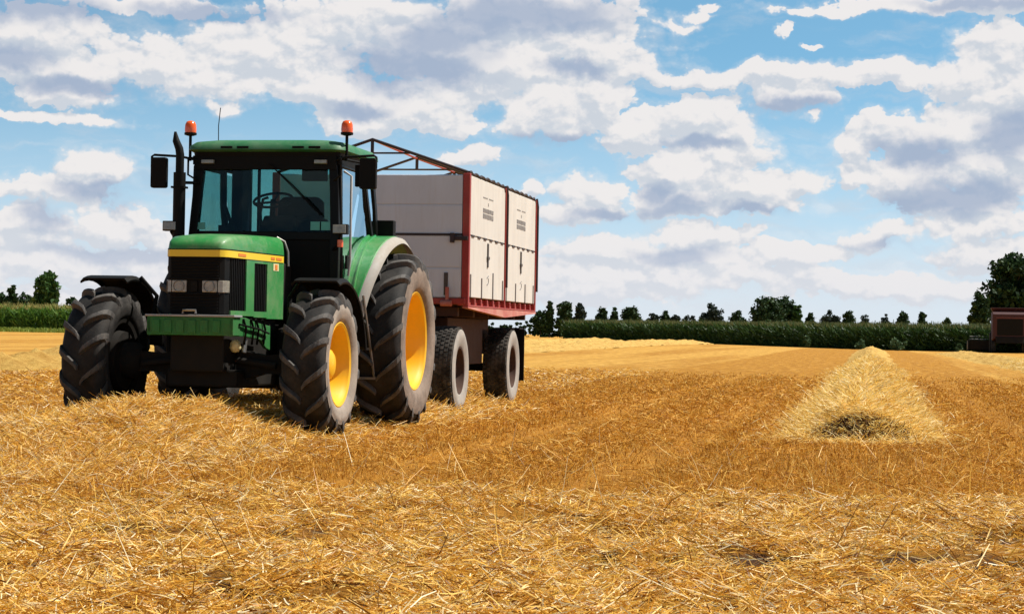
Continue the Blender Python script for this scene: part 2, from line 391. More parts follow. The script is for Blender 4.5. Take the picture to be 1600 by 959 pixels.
class MB:
    def __init__(self):
        self.v, self.f = [], []
    def add(self, vs, fs):
        o = len(self.v)
        self.v += [Vector(p) for p in vs]
        self.f += [[i + o for i in f] for f in fs]
        return self
    def box(self, lo, hi, rot=None, about=None):
        x0, y0, z0 = lo; x1, y1, z1 = hi
        vs = [Vector(p) for p in ((x0,y0,z0),(x1,y0,z0),(x1,y1,z0),(x0,y1,z0),(x0,y0,z1),(x1,y0,z1),(x1,y1,z1),(x0,y1,z1))]
        if rot is not None:
            c = Vector(about) if about else (Vector(lo) + Vector(hi)) / 2
            vs = [c + rot @ (p - c) for p in vs]
        return self.add(vs, [(0,3,2,1),(4,5,6,7),(0,1,5,4),(1,2,6,5),(2,3,7,6),(3,0,4,7)])
    def prism(self, poly, axis, lo, hi):
        """poly of 2-D points in the other two axes (kept in x,y,z order)"""
        def mk(p, h):
            q = list(p); q.insert(axis, h); return q
        n = len(poly)
        vs = [mk(p, lo) for p in poly] + [mk(p, hi) for p in poly]
        fs = [list(range(n))[::-1], list(range(n, 2 * n))] + [(i, (i + 1) % n, n + (i + 1) % n, n + i) for i in range(n)]
        return self.add(vs, fs)
    def tube(self, path, r, n=8, cap=True):
        path = [Vector(p) for p in path]
        rr = r if isinstance(r, (list, tuple)) else [r] * len(path)
        vs, fs = [], []
        prev = None
        for i, p in enumerate(path):
            d = (path[min(i + 1, len(path) - 1)] - path[max(i - 1, 0)]).normalized()
            if prev is None:
                u = d.orthogonal().normalized()
            else:
                u = (prev - d * prev.dot(d)).normalized()
            prev = u
            w = d.cross(u)
            for k in range(n):
                a = 2 * PI * k / n
                vs.append(p + (u * math.cos(a) + w * math.sin(a)) * rr[i])
        for i in range(len(path) - 1):
            for k in range(n):
                fs.append((i*n+k, i*n+(k+1) % n, (i+1)*n+(k+1) % n, (i+1)*n+k))
        if cap:
            fs.append(list(range(n))[::-1]); fs.append([(len(path)-1)*n+k for k in range(n)])
        return self.add(vs, fs)
    def lathe(self, prof, c=(0, 0, 0), axis='x', n=48, closed=False):
        """prof of (offset along axis, radius)"""
        vs, fs = [], []
        m = len(prof)
        for k in range(n):
            a = 2 * PI * k / n
            for (h, r) in prof:
                if axis == 'x':
                    vs.append((c[0] + h, c[1] - r * math.sin(a), c[2] + r * math.cos(a)))
                else:
                    vs.append((c[0] + r * math.cos(a), c[1] + r * math.sin(a), c[2] + h))
        for k in range(n):
            k2 = (k + 1) % n
            for i in range(m if closed else m - 1):
                j = (i + 1) % m
                fs.append((k*m+i, k2*m+i, k2*m+j, k*m+j))
        return self.add(vs, fs)
    def loft(self, rings, cap0=True, cap1=True, closed=True):
        n = len(rings[0]); vs = [p for r in rings for p in r]; fs = []
        for i in range(len(rings) - 1):
            for k in range(n if closed else n - 1):
                fs.append((i*n+k, i*n+(k+1) % n, (i+1)*n+(k+1) % n, (i+1)*n+k))
        if cap0: fs.append(list(range(n))[::-1])
        if cap1: fs.append([(len(rings)-1)*n+k for k in range(n)])
        return self.add(vs, fs)
    def build(self, name, mat, parent=None, smooth=None, bevel=0.0):
        import bmesh
        o = mesh_obj(name, self.v, self.f, M[mat] if isinstance(mat, str) else mat, parent, None, bevel)
        bm = bmesh.new(); bm.from_mesh(o.data)
        bmesh.ops.recalc_face_normals(bm, faces=bm.faces)
        bm.to_mesh(o.data); bm.free()
        if smooth is not None:
            o.data.shade_smooth(); o.data.set_sharp_from_angle(angle=math.radians(smooth))
        return o

def big_mesh(name, verts, quads, mat, parent=None, smooth=False):
    """numpy arrays straight into a mesh"""
    me = bpy.data.meshes.new(name)
    nv, nq = len(verts), len(quads)
    me.vertices.add(nv); me.vertices.foreach_set('co', np.ascontiguousarray(verts, np.float32).ravel())
    me.loops.add(nq * 4); me.loops.foreach_set('vertex_index', np.ascontiguousarray(quads, np.int32).ravel())
    me.polygons.add(nq); me.polygons.foreach_set('loop_start', np.arange(0, nq * 4, 4, dtype=np.int32))
    me.update(calc_edges=True)
    if smooth: me.shade_smooth()
    me.materials.append(mat)
    o = bpy.data.objects.new(name, me); COL.objects.link(o)
    if parent is not None: o.parent = parent
    return o

def thing(name, label, cat, loc=(0, 0, 0), rz=0.0, group=None):
    o = bpy.data.objects.new(name, None); COL.objects.link(o)
    o.location = loc; o.rotation_euler = (0, 0, rz)
    o.empty_display_size = 0.3
    tag(o, label, cat, group)
    return o
def tag(o, label, cat=None, group=None, kind=None):
    o['label'] = label
    if cat: o['category'] = cat
    if group: o['group'] = group
    if kind: o['kind'] = kind
    return o

# value noise for heights and scatter
_TAB = np.random.default_rng(5).random((256, 256))
def vn(x, y):
    xi, yi = np.floor(x).astype(int), np.floor(y).astype(int)
    fx, fy = x - xi, y - yi
    fx, fy = fx * fx * (3 - 2 * fx), fy * fy * (3 - 2 * fy)
    t = lambda a, b: _TAB[a & 255, b & 255]
    return (t(xi, yi) * (1 - fx) + t(xi + 1, yi) * fx) * (1 - fy) + (t(xi, yi + 1) * (1 - fx) + t(xi + 1, yi + 1) * fx) * fy - 0.5
def sstep(a, b, x):
    t = np.clip((x - a) / (b - a), 0, 1); return t * t * (3 - 2 * t)

# ------------------------------------------------------------------ terrain
ROW = math.radians(10.0)                    # direction of the rows in the field
RU = np.array([math.sin(ROW), math.cos(ROW)]); RN = np.array([math.cos(ROW), -math.sin(ROW)])
def to_ns(x, y): return x * RN[0] + y * RN[1], x * RU[0] + y * RU[1]
def to_xy(n, s): return n * RN[0] + s * RU[0], n * RN[1] + s * RU[1]
def head(x, y):
    """1 on the rough headland nearest the camera, 0 on the mown lanes"""
    return 1 - sstep(11.4, 13.2, y + 1.2 * vn(x * 0.9, y * 0.6) + 0.5 * vn(x * 3, y * 2))
def seg_d(x, y, a, b):
    ax, ay = a; bx, by = b
    t = np.clip(((x-ax)*(bx-ax)+(y-ay)*(by-ay))/((bx-ax)**2+(by-ay)**2), 0, 1)
    return np.hypot(x-ax-t*(bx-ax), y-ay-t*(by-ay))
def tracks(x, y):
    n, s = to_ns(x, y)
    w = 0.12 * vn(s * 0.2, s * 0 + 4)
    t = np.zeros_like(n)
    for c in (-1.75, 1.6, -3.3, 3.5, -5.05 + 20, 4.9):
        t = np.maximum(t, np.exp(-((n - c - w) / 0.24) ** 4))
    return t * (1 - head(x, y))
BARE = [(.50, 10.6, .22, .20), (1.06, 10.1, .26, .18), (1.10, 8.85, .20, .16), (1.78, 8.95, .26, .20), (2.12, 8.80, .16, .14), (2.30, 9.9, .22, .16),
        (.47, 8.95, .16, .15), (.66, 8.85, .18, .14), (.36, 9.15, .14, .12), (.62, 7.75, .22, .12), (-.55, 8.7, .20, .12), (-1.75, 9.3, .20, .15), (-.9, 9.6, .14, .12), (-2.35, 11.7, .22, .22), (-1.9, 10.9, .18, .15), (2.0, 8.5, .14, .10), (-.2, 7.7, .16, .1)]
def bare(x, y):
    b = np.zeros_like(x * 1.0)
    wx, wy = 0.22 * vn(x * 5, y * 5) + 0.12 * vn(x * 14, y * 14), 0.22 * vn(x * 5 + 40, y * 5)
    for cx, cy, rx, ry in BARE:
        q = ((x + wx - cx) / rx) ** 2 + ((y + wy - cy) / (ry * 1.6)) ** 2
        b = np.maximum(b, np.exp(-q ** 1.5))
    return b
def ground_z(x, y):
    hd = head(x, y)
    z = 0.03 * vn(x * 0.35, y * 0.3) + 0.015 * vn(x * 2, y * 2)
    z = z + hd * (0.10 * vn(x * 1.1 + 9, y * 1.0) + 0.07 * vn(x * 3.1, y * 2.7) + 0.035 * vn(x * 8, y * 8) + 0.015)
    z = z - 0.055 * tracks(x, y) * (0.8 + 0.5 * vn(x * 6, y * 6))
    z = z - 0.06 * np.exp(-(seg_d(x, y, (-2.35, 16.3), (-2.2, 12.6)) / 0.10) ** 2)
    z = z - 0.08 * bare(x, y)
    z = z * (1 - sstep(20, 60, y) * 0.7)
    z = z + 0.38 * sstep(80, 220, y) * (1 - sstep(5, 40, x))
    return z

def make_ground():
    r = [0.0] + list(np.geomspace(0.4, 4500, 1250))
    th = np.concatenate([np.linspace(-180, -24, 40, endpoint=False), np.linspace(-24, 24, 420, endpoint=False), np.linspace(24, 180, 40, endpoint=False)])
    th = np.radians(th)
    R, T = np.meshgrid(np.array(r), th, indexing='ij')
    X, Y = R * np.sin(T), R * np.cos(T)
    Z = ground_z(X, Y)
    nr, nt = X.shape
    v = np.stack([X, Y, Z], -1).reshape(-1, 3)
    i = np.arange(nr - 1)[:, None]; j = np.arange(nt)[None]
    a = i * nt + j; b = i * nt + (j + 1) % nt
    q = np.stack([a, b, b + nt, a + nt], -1).reshape(-1, 4)
    q = q[nt:]
    c = np.stack([a[1], b[1]], -1)
    o = big_mesh('ground', v, q, ground_mat(), smooth=True)
    at = o.data.attributes.new('bare_soil', 'FLOAT', 'POINT')
    at.data.foreach_set('value', bare(X, Y).astype(np.float32).ravel())
    return o

def rowspace(t):
    geo = t.n('NewGeometry')
    s = t.n('SeparateXYZ'); t.l(geo.outputs['Position'], s.inputs[0])
    n = t.m('ADD', t.m('MULTIPLY', s.outputs[0], float(RN[0])), t.m('MULTIPLY', s.outputs[1], float(RN[1])))
    ss = t.m('ADD', t.m('MULTIPLY', s.outputs[0], float(RU[0])), t.m('MULTIPLY', s.outputs[1], float(RU[1])))
    c = t.n('CombineXYZ'); t.l(n, c.inputs[0]); t.l(ss, c.inputs[1])
    return geo.outputs['Position'], s, n, ss, c.outputs[0]

def ground_mat():
    m, t, b = new_mat('stubble_field')
    pos, s, n, ss, rv = rowspace(t)
    fine = t.noise(pos, 38, 5, 0.7)
    mid = t.noise(pos, 6, 5, 0.65)
    rows = t.noise(t.v('MULTIPLY', rv, (5.5, 0.35, 1)), 1.0, 4, 0.6)
    lanes = t.noise(t.v('MULTIPLY', rv, (0.35, 0.012, 1)), 1.0, 4, 0.6)
    k = t.m('ADD', t.m('ADD', t.m('MULTIPLY', fine, 0.5), t.m('MULTIPLY', mid, 0.25)), t.m('MULTIPLY', rows, 0.35))
    c = t.mix(t.step(k, 0.38, 0.72), (0.20, 0.078, 0.009), (0.54, 0.245, 0.034))
    c = t.mix(t.m('MULTIPLY', t.step(fine, 0.56, 0.70), 0.5), c, (0.66, 0.36, 0.08))
    # far lanes: bands of paler straw
    far = t.step(s.outputs[1], 25, 70)
    wob = t.m('MULTIPLY', t.m('SUBTRACT', t.noise(rv, 0.25, 2), 0.5), 0.8)
    nw = t.m('ADD', n, wob)
    mown = t.m('MULTIPLY', t.step(nw, -6.2, -5.7), t.step(nw, 3.6, 3.1))        # the lanes either side of the right windrow
    c = t.mix(t.m('MULTIPLY', t.m('MULTIPLY', far, t.m('SUBTRACT', 1.0, mown)), t.step(lanes, 0.36, 0.56, 0.25, 0.85)), c, (0.60, 0.34, 0.075))
    c = t.mix(t.m('MULTIPLY', t.m('MULTIPLY', far, mown), t.step(rows, 0.35, 0.65, 0.35, 0.8)), c, (0.46, 0.225, 0.034))
    spk = t.noise(t.v('MULTIPLY', rv, (3.0, 0.40, 1)), 1.0, 8, 0.78)
    c = t.mix(t.m('MULTIPLY', far, t.step(spk, 0.55, 0.36, 0.0, 0.55)), c, (0.26, 0.105, 0.014))
    c = t.mix(t.m('MULTIPLY', far, t.step(spk, 0.54, 0.70, 0.0, 0.6)), c, (0.78, 0.52, 0.18))
    # soil between the straw on the headland
    near = t.step(s.outputs[1], 13.5, 11.0)
    patch = t.step(t.noise(pos, 2.3, 4, 0.6), 0.48, 0.62)
    soil = t.mix(fine, (0.022, 0.011, 0.009), (0.075, 0.038, 0.024))
    c = t.mix(t.m('MULTIPLY', near, t.m('ADD', 0.06, t.m('MULTIPLY', patch, 0.75))), c, soil)
    atn = t.n('Attribute'); atn.attribute_name = 'bare_soil'
    c = t.mix(t.m('MULTIPLY', t.step(atn.outputs['Fac'], 0.15, 0.6), 0.9), c, soil)
    t.l(c, b.inputs['Base Color'])
    b.inputs['Roughness'].default_value = 0.9
    b.inputs['Specular IOR Level'].default_value = 0.1
    bp = t.n('Bump'); bp.inputs['Strength'].default_value = 0.9; bp.inputs['Distance'].default_value = 0.06
    t.l(t.m('ADD', t.m('ADD', t.m('MULTIPLY', fine, 0.5), t.m('MULTIPLY', mid, 0.7)), t.m('MULTIPLY', rows, 0.5)), bp.inputs['Height'])
    t.l(bp.outputs[0], b.inputs['Normal'])
    return m

g = make_ground()
tag(g, 'golden stubble field running flat to the horizon', kind='structure')

# ------------------------------------------------------------------ straw
def blades(x, y, z, L, w, az_, tilt, bend):
    """flat bent ribbons; returns verts, quads"""
    n = len(x)
    d = np.stack([np.cos(az_) * np.cos(tilt), np.sin(az_) * np.cos(tilt), np.sin(tilt)], -1)
    sd = np.stack([-np.sin(az_), np.cos(az_), np.zeros(n)], -1)
    up = np.cross(d, sd)
    roll = rng.uniform(0, PI, n)[:, None]
    wd = (sd * np.cos(roll) + up * np.sin(roll)) * (w / 2)[:, None]
    p0 = np.stack([x, y, z], -1)
    p1 = p0 + d * (L * 0.5)[:, None] + up * (bend * L * 0.5)[:, None]
    p2 = p0 + d * L[:, None] + sd * (bend * L * 0.4)[:, None]
    v = np.stack([p0 - wd, p0 + wd, p1 - wd, p1 + wd, p2 - wd * 0.7, p2 + wd * 0.7], 1).reshape(-1, 3)
    k = (np.arange(n) * 6)[:, None]
    q = np.concatenate([k + np.array([[0, 1, 3, 2]]), k + np.array([[2, 3, 5, 4]])], 0)
    return v, q

def join(parts):
    vs, qs, o = [], [], 0
    for v, q in parts:
        vs.append(v); qs.append(q + o); o += len(v)
    return np.concatenate(vs), np.concatenate(qs)

def scatter(n, y0, y1, side=0.285, pad=0.7, power=1.0):
    y = y0 + (y1 - y0) * rng.random(n) ** power
    x = (rng.random(n) * 2 - 1) * (side * y + pad)
    return x, y

# rough straw lying on the headland
x, y = scatter(560000, 5.6, 13.6)
dn = 0.5 + 0.8 * vn(x * 1.2 + 3, y * 1.3) + 0.7 * vn(x * 3.4, y * 3.2) + 0.5 * vn(x * 9, y * 8)
keep = rng.random(len(x)) < head(x, y) * np.clip((dn - 0.17) * 2.8, 0.04, 1) * (1 - 0.97 * np.clip(bare(x, y) * 1.5, 0, 1))
x, y = x[keep], y[keep]; n = len(x)
heap = rng.random(n) ** 2
z = ground_z(x, y) + 0.004 + 0.07 * heap * np.clip(0.5 + 1.6 * vn(x * 3, y * 3), 0, 1)
az_ = rng.normal(0, 1.15, n) + np.where(rng.random(n) < 0.5, 0, PI)
v1 = blades(x, y, z, 0.018 + 0.085 * rng.random(n) ** 1.6 + 0.13 * (rng.random(n) < 0.06) * rng.random(n), rng.uniform(0.0028, 0.0058, n), az_, rng.normal(0.06, 0.27, n), rng.normal(0, 0.10, n))
x, y = scatter(900, 7.0, 18)
z = ground_z(x, y); n = len(x)
v2 = blades(x, y, z, rng.uniform(0.10, 0.34, n), rng.uniform(0.003, 0.005, n), rng.uniform(0, 2 * PI, n), rng.uniform(0.3, 1.4, n), rng.normal(0, 0.06, n))
o = big_mesh('straw_litter', *join([v1, v2]), M['straw'])
tag(o, 'loose golden straw littering the near edge of the field', kind='stuff')

# short stubble on the mown lanes, in rows along the direction of travel
x, y = scatter(520000, 10.5, 62, power=1.35)
nn, s_ = to_ns(x, y)
nn = np.round(nn / 0.145) * 0.145 + rng.normal(0, 0.040, len(nn))
x, y = to_xy(nn, s_)
keep = rng.random(len(x)) < (1 - 0.85 * head(x, y)) * (1 - sstep(30, 61, y)) * (1 - 0.75 * tracks(x, y))
x, y = x[keep], y[keep]; n = len(x)
far = np.clip(y / 14, 1, 3.6)
v1 = blades(x, y, ground_z(x, y) - 0.01, rng.uniform(0.02, 0.055, n), 0.0045 * far, rng.uniform(0, 2 * PI, n), rng.normal(1.1, 0.35, n), rng.normal(0, 0.1, n))
x, y = scatter(280000, 10.8, 62, power=1.35)
nn, s_ = to_ns(x, y)
keep = rng.random(len(x)) < (1 - 0.8 * head(x, y)) * (1 - sstep(30, 61, y)) * np.clip(0.42 + 1.1 * vn(x * 0.8, y * 0.8) + 1.3 * vn(nn * 1.1 + 7, s_ * 0.05), 0.05, 1) * (1 - 0.5 * tracks(x, y))
x, y = x[keep], y[keep]; n = len(x)
far = np.clip(y / 14, 1, 3.6)
v2 = blades(x, y, ground_z(x, y) + 0.012, rng.uniform(0.04, 0.15, n), 0.004 * far, rng.uniform(0, 2 * PI, n), rng.normal(0.1, 0.25, n), rng.normal(0, 0.2, n))
o = big_mesh('stubble', *join([v1, v2]), M['stubble'])
tag(o, 'short brown-orange stubble in rows between the windrows', kind='stuff')

# paler loose straw left of the mown lane
nn = rng.uniform(-22, -5.7, 110000); s_ = 19 + 46 * rng.random(110000) ** 1.3
nn = nn + 0.5 * vn(s_ * .3, s_ * 0)
x, y = to_xy(nn, s_)
keep = (np.abs(x) < 0.285 * y + 1) & (rng.random(len(x)) < np.clip(0.55 + 1.3 * vn(nn * 0.8, s_ * 0.07) + vn(x * 2, y * 2), 0.05, 1) * (1 - sstep(40, 64, y)))
x, y = x[keep], y[keep]; n = len(x)
far = np.clip(y / 14, 1, 3.4)
o = big_mesh('straw_litter', *blades(x, y, ground_z(x, y) + 0.02, rng.uniform(0.05, 0.16, n), 0.0042 * far, rng.uniform(0, 2 * PI, n), rng.normal(0.08, 0.22, n), rng.normal(0, 0.1, n)), M['straw'])
tag(o, 'pale loose straw over the stubble beyond the tractor and trailer', kind='stuff')

# windrows
def windrow(label, nc, s0, s1, H, W, taper0, count, hs=None, smax_straw=70, mat='straw_pale', dark_end=False):
    """a long heap of straw: mound with loose stalks over it"""
    fs = (lambda s: np.ones_like(s)) if hs is None else hs
    def hz(n, s):
        u = np.abs(n - nc - 0.12 * vn(s * 0.25 + nc, s * 0.1)) / (W * (1 + 0.006 * np.clip(s - 22, 0, 120)) * (1 + 0.5 * vn(s * 0.7 + nc * 3, s * 0 + 1.5) + 0.35 * vn(s * 2.3 + nc, n * 0 + np.sign(n - nc) * 3)))
        e = sstep(s0, s0 + taper0, s + 0.35 * vn(n * 3 + nc, s * 0.5)) * (1 - sstep(s1 - 3, s1, s))
        return H * fs(s) * np.exp(-u ** 2.0) * e * (1 + 0.55 * vn(n * 2.2, s * 1.6 + nc) + 0.4 * vn(n * 6, s * 5))
    sg = np.concatenate([np.arange(s0 - 0.2, min(s1, 45), 0.09), np.geomspace(45, s1, 160) if s1 > 45 else []])
    ng = np.linspace(nc - 2.6 * W, nc + 2.6 * W, 60)
    S, N_ = np.meshgrid(sg, ng, indexing='ij')
    X, Y = to_xy(N_, S)
    Z = ground_z(X, Y) + hz(N_, S) - 0.012 - 0.05 * np.clip(1 - hz(N_, S) / (0.22 * H), 0, 1)
    v = np.stack([X, Y, Z], -1).reshape(-1, 3)
    i = np.arange(len(sg) - 1)[:, None]; j = np.arange(59)[None]
    a = i * 60 + j
    q = np.stack([a, a + 1, a + 61, a + 60], -1).reshape(-1, 4)
    root = big_mesh('straw_windrow', v, q, M['windrow_core'], smooth=True)
    tag(root, label, 'windrow', 'windrows of straw across the field')
    if count:
        s = s0 - 0.25 + (min(s1, smax_straw) - s0) * rng.random(count) ** 1.7
        n_ = nc + rng.normal(0, 0.95 * W, count)
        keep = rng.random(count) < np.clip(hz(n_, s) / (0.16 * H) + 0.14 * (1 + 2 * vn(n_ * 3, s * 2)), 0, 1)
        s, n_ = s[keep], n_[keep]; c = len(s)
        X, Y = to_xy(n_, s)
        Z = ground_z(X, Y) + hz(n_, s) + rng.uniform(-0.015, 0.022, c)
        far = np.clip(Y / 14, 1, 3.5)
        vv, qq = blades(X, Y, Z, rng.uniform(0.05, 0.19, c) * np.clip(far * 0.7, 1, 1.25), rng.uniform(0.003, 0.005, c) * far, rng.uniform(0, 2 * PI, c), rng.normal(0.02, 0.33, c), rng.normal(0, 0.12, c))
        big_mesh('loose_straw', vv, qq, M[mat], root)
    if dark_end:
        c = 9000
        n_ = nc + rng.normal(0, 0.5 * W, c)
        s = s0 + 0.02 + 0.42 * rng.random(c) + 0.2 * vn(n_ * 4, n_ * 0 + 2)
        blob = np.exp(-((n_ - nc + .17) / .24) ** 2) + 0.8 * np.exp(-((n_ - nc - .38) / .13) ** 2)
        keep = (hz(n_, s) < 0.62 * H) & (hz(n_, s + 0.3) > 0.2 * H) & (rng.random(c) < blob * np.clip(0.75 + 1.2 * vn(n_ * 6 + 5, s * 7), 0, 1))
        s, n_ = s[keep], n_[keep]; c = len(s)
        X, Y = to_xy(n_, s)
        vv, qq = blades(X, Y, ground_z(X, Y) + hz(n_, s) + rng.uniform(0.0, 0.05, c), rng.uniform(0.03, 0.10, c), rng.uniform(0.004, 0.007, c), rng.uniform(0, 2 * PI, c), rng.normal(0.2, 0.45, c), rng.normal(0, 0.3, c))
        big_mesh('shade_straw', vv, qq, M['straw_shade'], root)  # dark blades standing in for shadow on the cut end
    return root

def core_mat():
    m, t, b = new_mat('straw_heap')
    pos, s, n, ss, rv = rowspace(t)
    fine = t.noise(t.v('MULTIPLY', pos, (1, 1, 2)), 42, 5, 0.72)
    mid = t.noise(pos, 7, 4, 0.6)
    k = t.m('ADD', t.m('MULTIPLY', fine, 0.75), t.m('MULTIPLY', mid, 0.25))
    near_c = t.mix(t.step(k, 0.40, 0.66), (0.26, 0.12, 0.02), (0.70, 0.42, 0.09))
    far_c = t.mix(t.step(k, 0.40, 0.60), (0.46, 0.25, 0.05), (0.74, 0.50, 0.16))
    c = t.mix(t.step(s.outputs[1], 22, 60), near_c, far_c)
    spk = t.noise(t.v('MULTIPLY', rv, (3.0, 0.6, 1)), 1.0, 8, 0.78)
    c = t.mix(t.m('MULTIPLY', t.step(s.outputs[1], 25, 60), t.step(spk, 0.54, 0.38, 0.0, 0.6)), c, (0.34, 0.16, 0.03))
    t.l(c, b.inputs['Base Color'])
    b.inputs['Roughness'].default_value = 0.85
    b.inputs['Specular IOR Level'].default_value = 0.1
    bp = t.n('Bump'); bp.inputs['Strength'].default_value = 1.0; bp.inputs['Distance'].default_value = 0.05
    t.l(fine, bp.inputs['Height']); t.l(bp.outputs[0], b.inputs['Normal'])
    return m
M['windrow_core'] = core_mat()
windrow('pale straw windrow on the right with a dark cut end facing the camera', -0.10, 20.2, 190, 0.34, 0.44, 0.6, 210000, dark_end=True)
windrow('broad low golden windrow in front of the green tractor', -6.10, 12.8, 29.5, 0.34, 0.86, 3.2, 190000,
        hs=lambda s: 1 - 0.35 * sstep(17.0, 18.0, s), smax_straw=34, mat='straw')
windrow('bright windrow beyond the trailer, the nearer of the two on the left of the field', -19.2, 40, 230, 0.36, 0.8, 2.0, 0)
windrow('farthest thin windrow along the left maize field', -25.5, 60, 200, 0.36, 0.8, 2.0, 0)
windrow('low windrow at the right edge leading towards the red combine', 6.5, 40, 160, 0.26, 0.7, 2.0, 20000, smax_straw=90)

# ------------------------------------------------------------------ tractor
TR_YAW = math.radians(10.9)
tractor = thing('tractor', 'green farm tractor with yellow wheel rims hitched to the white trailer', 'tractor', (-2.781, 19.227, 0.0), -TR_YAW)

def ag_tyre(R, W, rim_r, lugs, lug_h, side, parent, front=True):
    Rc = R - lug_h
    half = [(0, Rc), (W*.26, Rc-.004), (W*.38, Rc-.018), (W*.455, Rc-.055), (W*.49, Rc-.11), (W*.50, Rc-(Rc-rim_r)*.50), (W*.475, rim_r+.06), (W*.43, rim_r+.018), (W*.37, rim_r)]
    prof = [(-a, r) for a, r in half[:0:-1]] + half
    # the tread and shoulders
    tread = MB().lathe(prof, n=80)
    nst = 8
    xs = [0.012/W, .10, .20, .30, .39, .455, .495, .508]
    tops = [R-.004, R, R-.003, R-.010, R-.022, R-.050, R-.095, R-.150]
    bots = [Rc-.02, Rc-.02, Rc-.025, Rc-.035, Rc-.055, Rc-.09, Rc-.13, Rc-.16]
    delta = 0.40 * W / R * 1.15
    lg = MB()
    for k in range(lugs):
        for sg in (-1, 1):
            a0 = 2 * PI * (k + (0.5 if sg > 0 else 0)) / lugs
            rings = []
            for i in range(nst):
                t_ = i / (nst - 1)
                a = a0 - delta * (t_ ** 0.85) * 1.15
                hw = (0.028 + 0.020 * min(1, t_ * 1.3)) / R
                tl = hw * 0.72
                x_ = sg * xs[i] * W
                xb = sg * min(xs[i], .49) * W
                ring = []
                for (xx, r_, aa) in ((xb, bots[i], a - hw), (x_, tops[i], a - tl), (x_, tops[i], a + tl), (xb, bots[i], a + hw)):
                    ring.append((xx, -r_ * math.sin(aa), r_ * math.cos(aa)))
                rings.append(ring)
            lg.loft(rings)
    ty = tread.build('tyre', 'rubber', parent, smooth=35)
    lg.build('tread', 'lug', ty, bevel=.006)
    # sidewalls just proud of the carcass: outer dusty, inner rubber-dark to stand for shade
    for sg in (-1, 1):
        band = [(sg * (a + .004), r) for a, r in ((W*.478, Rc-.09), (W*.492, Rc-.12), (W*.502, Rc-(Rc-rim_r)*.50), (W*.492, rim_r+.10), (W*.478, rim_r+.06), (W*.432, rim_r+.018), (W*.375, rim_r+.001))]
        one = MB().lathe(band, n=80)
        one.build('sidewall', ('sidewall' if front else 'sidewall_brown') if sg == side else 'rubber', ty, smooth=40)
    return ty

def ag_wheel(name, x, y, z, R, W, rim_r, lugs, lug_h, side, front):
    root = bpy.data.objects.new(name, None); COL.objects.link(root)
    root.parent = tractor; root.location = (x, y, z); root.empty_display_size = 0.2
    ag_tyre(R, W, rim_r, lugs, lug_h, side, root, front)
    s = side
    rim = MB()
    lip = W * .40
    inn = -0.055 if front else -0.10
    prof = [(lip, rim_r - .004), (lip + .012, rim_r + .012), (lip + .016, rim_r + .002), (lip + .004, rim_r - .022), (lip - .03, rim_r - .034), (lip - .05, rim_r - .045),
            (inn + .035, rim_r - .075), (inn + .012, rim_r - .10), (inn, rim_r - .13), (inn + .01, rim_r * .62), (inn + .035, rim_r * .45), (inn + .04, 0.001)]
    rim.lathe([(s * a, r) for a, r in prof], n=64)
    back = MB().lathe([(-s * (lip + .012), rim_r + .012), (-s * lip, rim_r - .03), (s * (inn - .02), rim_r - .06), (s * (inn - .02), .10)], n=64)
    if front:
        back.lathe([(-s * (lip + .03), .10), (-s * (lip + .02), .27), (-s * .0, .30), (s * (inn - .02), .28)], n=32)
    back.build('rim_back_shaded', 'engine', root, smooth=35)  # inner rim takes the dark iron colour to stand in for shade
    for k in range(8):
        a = 2 * PI * k / 8 + .2
        rr = rim_r * .80
        rim.box((s * (inn + .0) - .012, -rr * math.sin(a) - .03, rr * math.cos(a) - .03), (s * (inn + .0) + .012, -rr * math.sin(a) + .03, rr * math.cos(a) + .03), Matrix.Rotation(a, 3, 'X'))
    rim.build('rim', 'yellow', root, smooth=35)
    hub = MB()
    if front:
        hub.lathe([(s * a, r) for a, r in ((inn + .03, .165), (inn + .10, .155), (inn + .15, .135), (inn + .175, .10), (inn + .18, .001))], n=32)
    else:
        hub.lathe([(s * a, r) for a, r in ((inn + .03, .17), (inn + .07, .15), (inn + .09, .07), (inn + .16, .06), (inn + .165, .001))], n=32)
    for k in range(10):
        a = 2 * PI * k / 10
        rr = .20 if front else .22
        hub.lathe([(s * (inn + .03), .016), (s * (inn + .065), .015), (s * (inn + .066), .001)], c=(0, -rr * math.sin(a), rr * math.cos(a)), n=8)
    hub.build('hub', 'yellow', root, smooth=35)
    return root

for sd in (1, -1):
    ag_wheel('front_wheel', 1.03 if sd > 0 else -1.08, 0, 0.685, 0.70, 0.43, 0.385, 15, 0.055, sd, True)
    ag_wheel('rear_wheel', sd * 1.065, 2.66, 0.905, 0.92, 0.53, 0.51, 17, 0.06, sd, False)

# hood
def hw(y):                                   # half width of the bonnet along its length
    return float(np.interp(y, [-.60, -.57, -.50, -.2, .3, .9], [.235, .268, .292, .315, .345, .385]))
ys = [-.60, -.585, -.56, -.50, -.40, -.2, 0, .2, .4, .6, .8, .88]
rings = []
for y_ in ys:
    w = hw(y_)
    top = float(np.interp(y_, [-.60, -.585, -.55, -.47, -.3, .2, .88], [1.735, 1.775, 1.815, 1.845, 1.872, 1.895, 1.915]))
    zs = 1.70
    rings.append([(-w, y_, zs), (-w*.995, y_, zs+(top-zs)*.25), (-w*.965, y_, zs+(top-zs)*.66), (-w*.88, y_, zs+(top-zs)*.90), (-w*.5, y_, zs+(top-zs)*.98), (0, y_, top),
                  (w*.5, y_, zs+(top-zs)*.98), (w*.88, y_, zs+(top-zs)*.90), (w*.965, y_, zs+(top-zs)*.66), (w*.995, y_, zs+(top-zs)*.25), (w, y_, zs)])
hood = MB().loft(rings).build('hood', 'green', tractor, smooth=50)
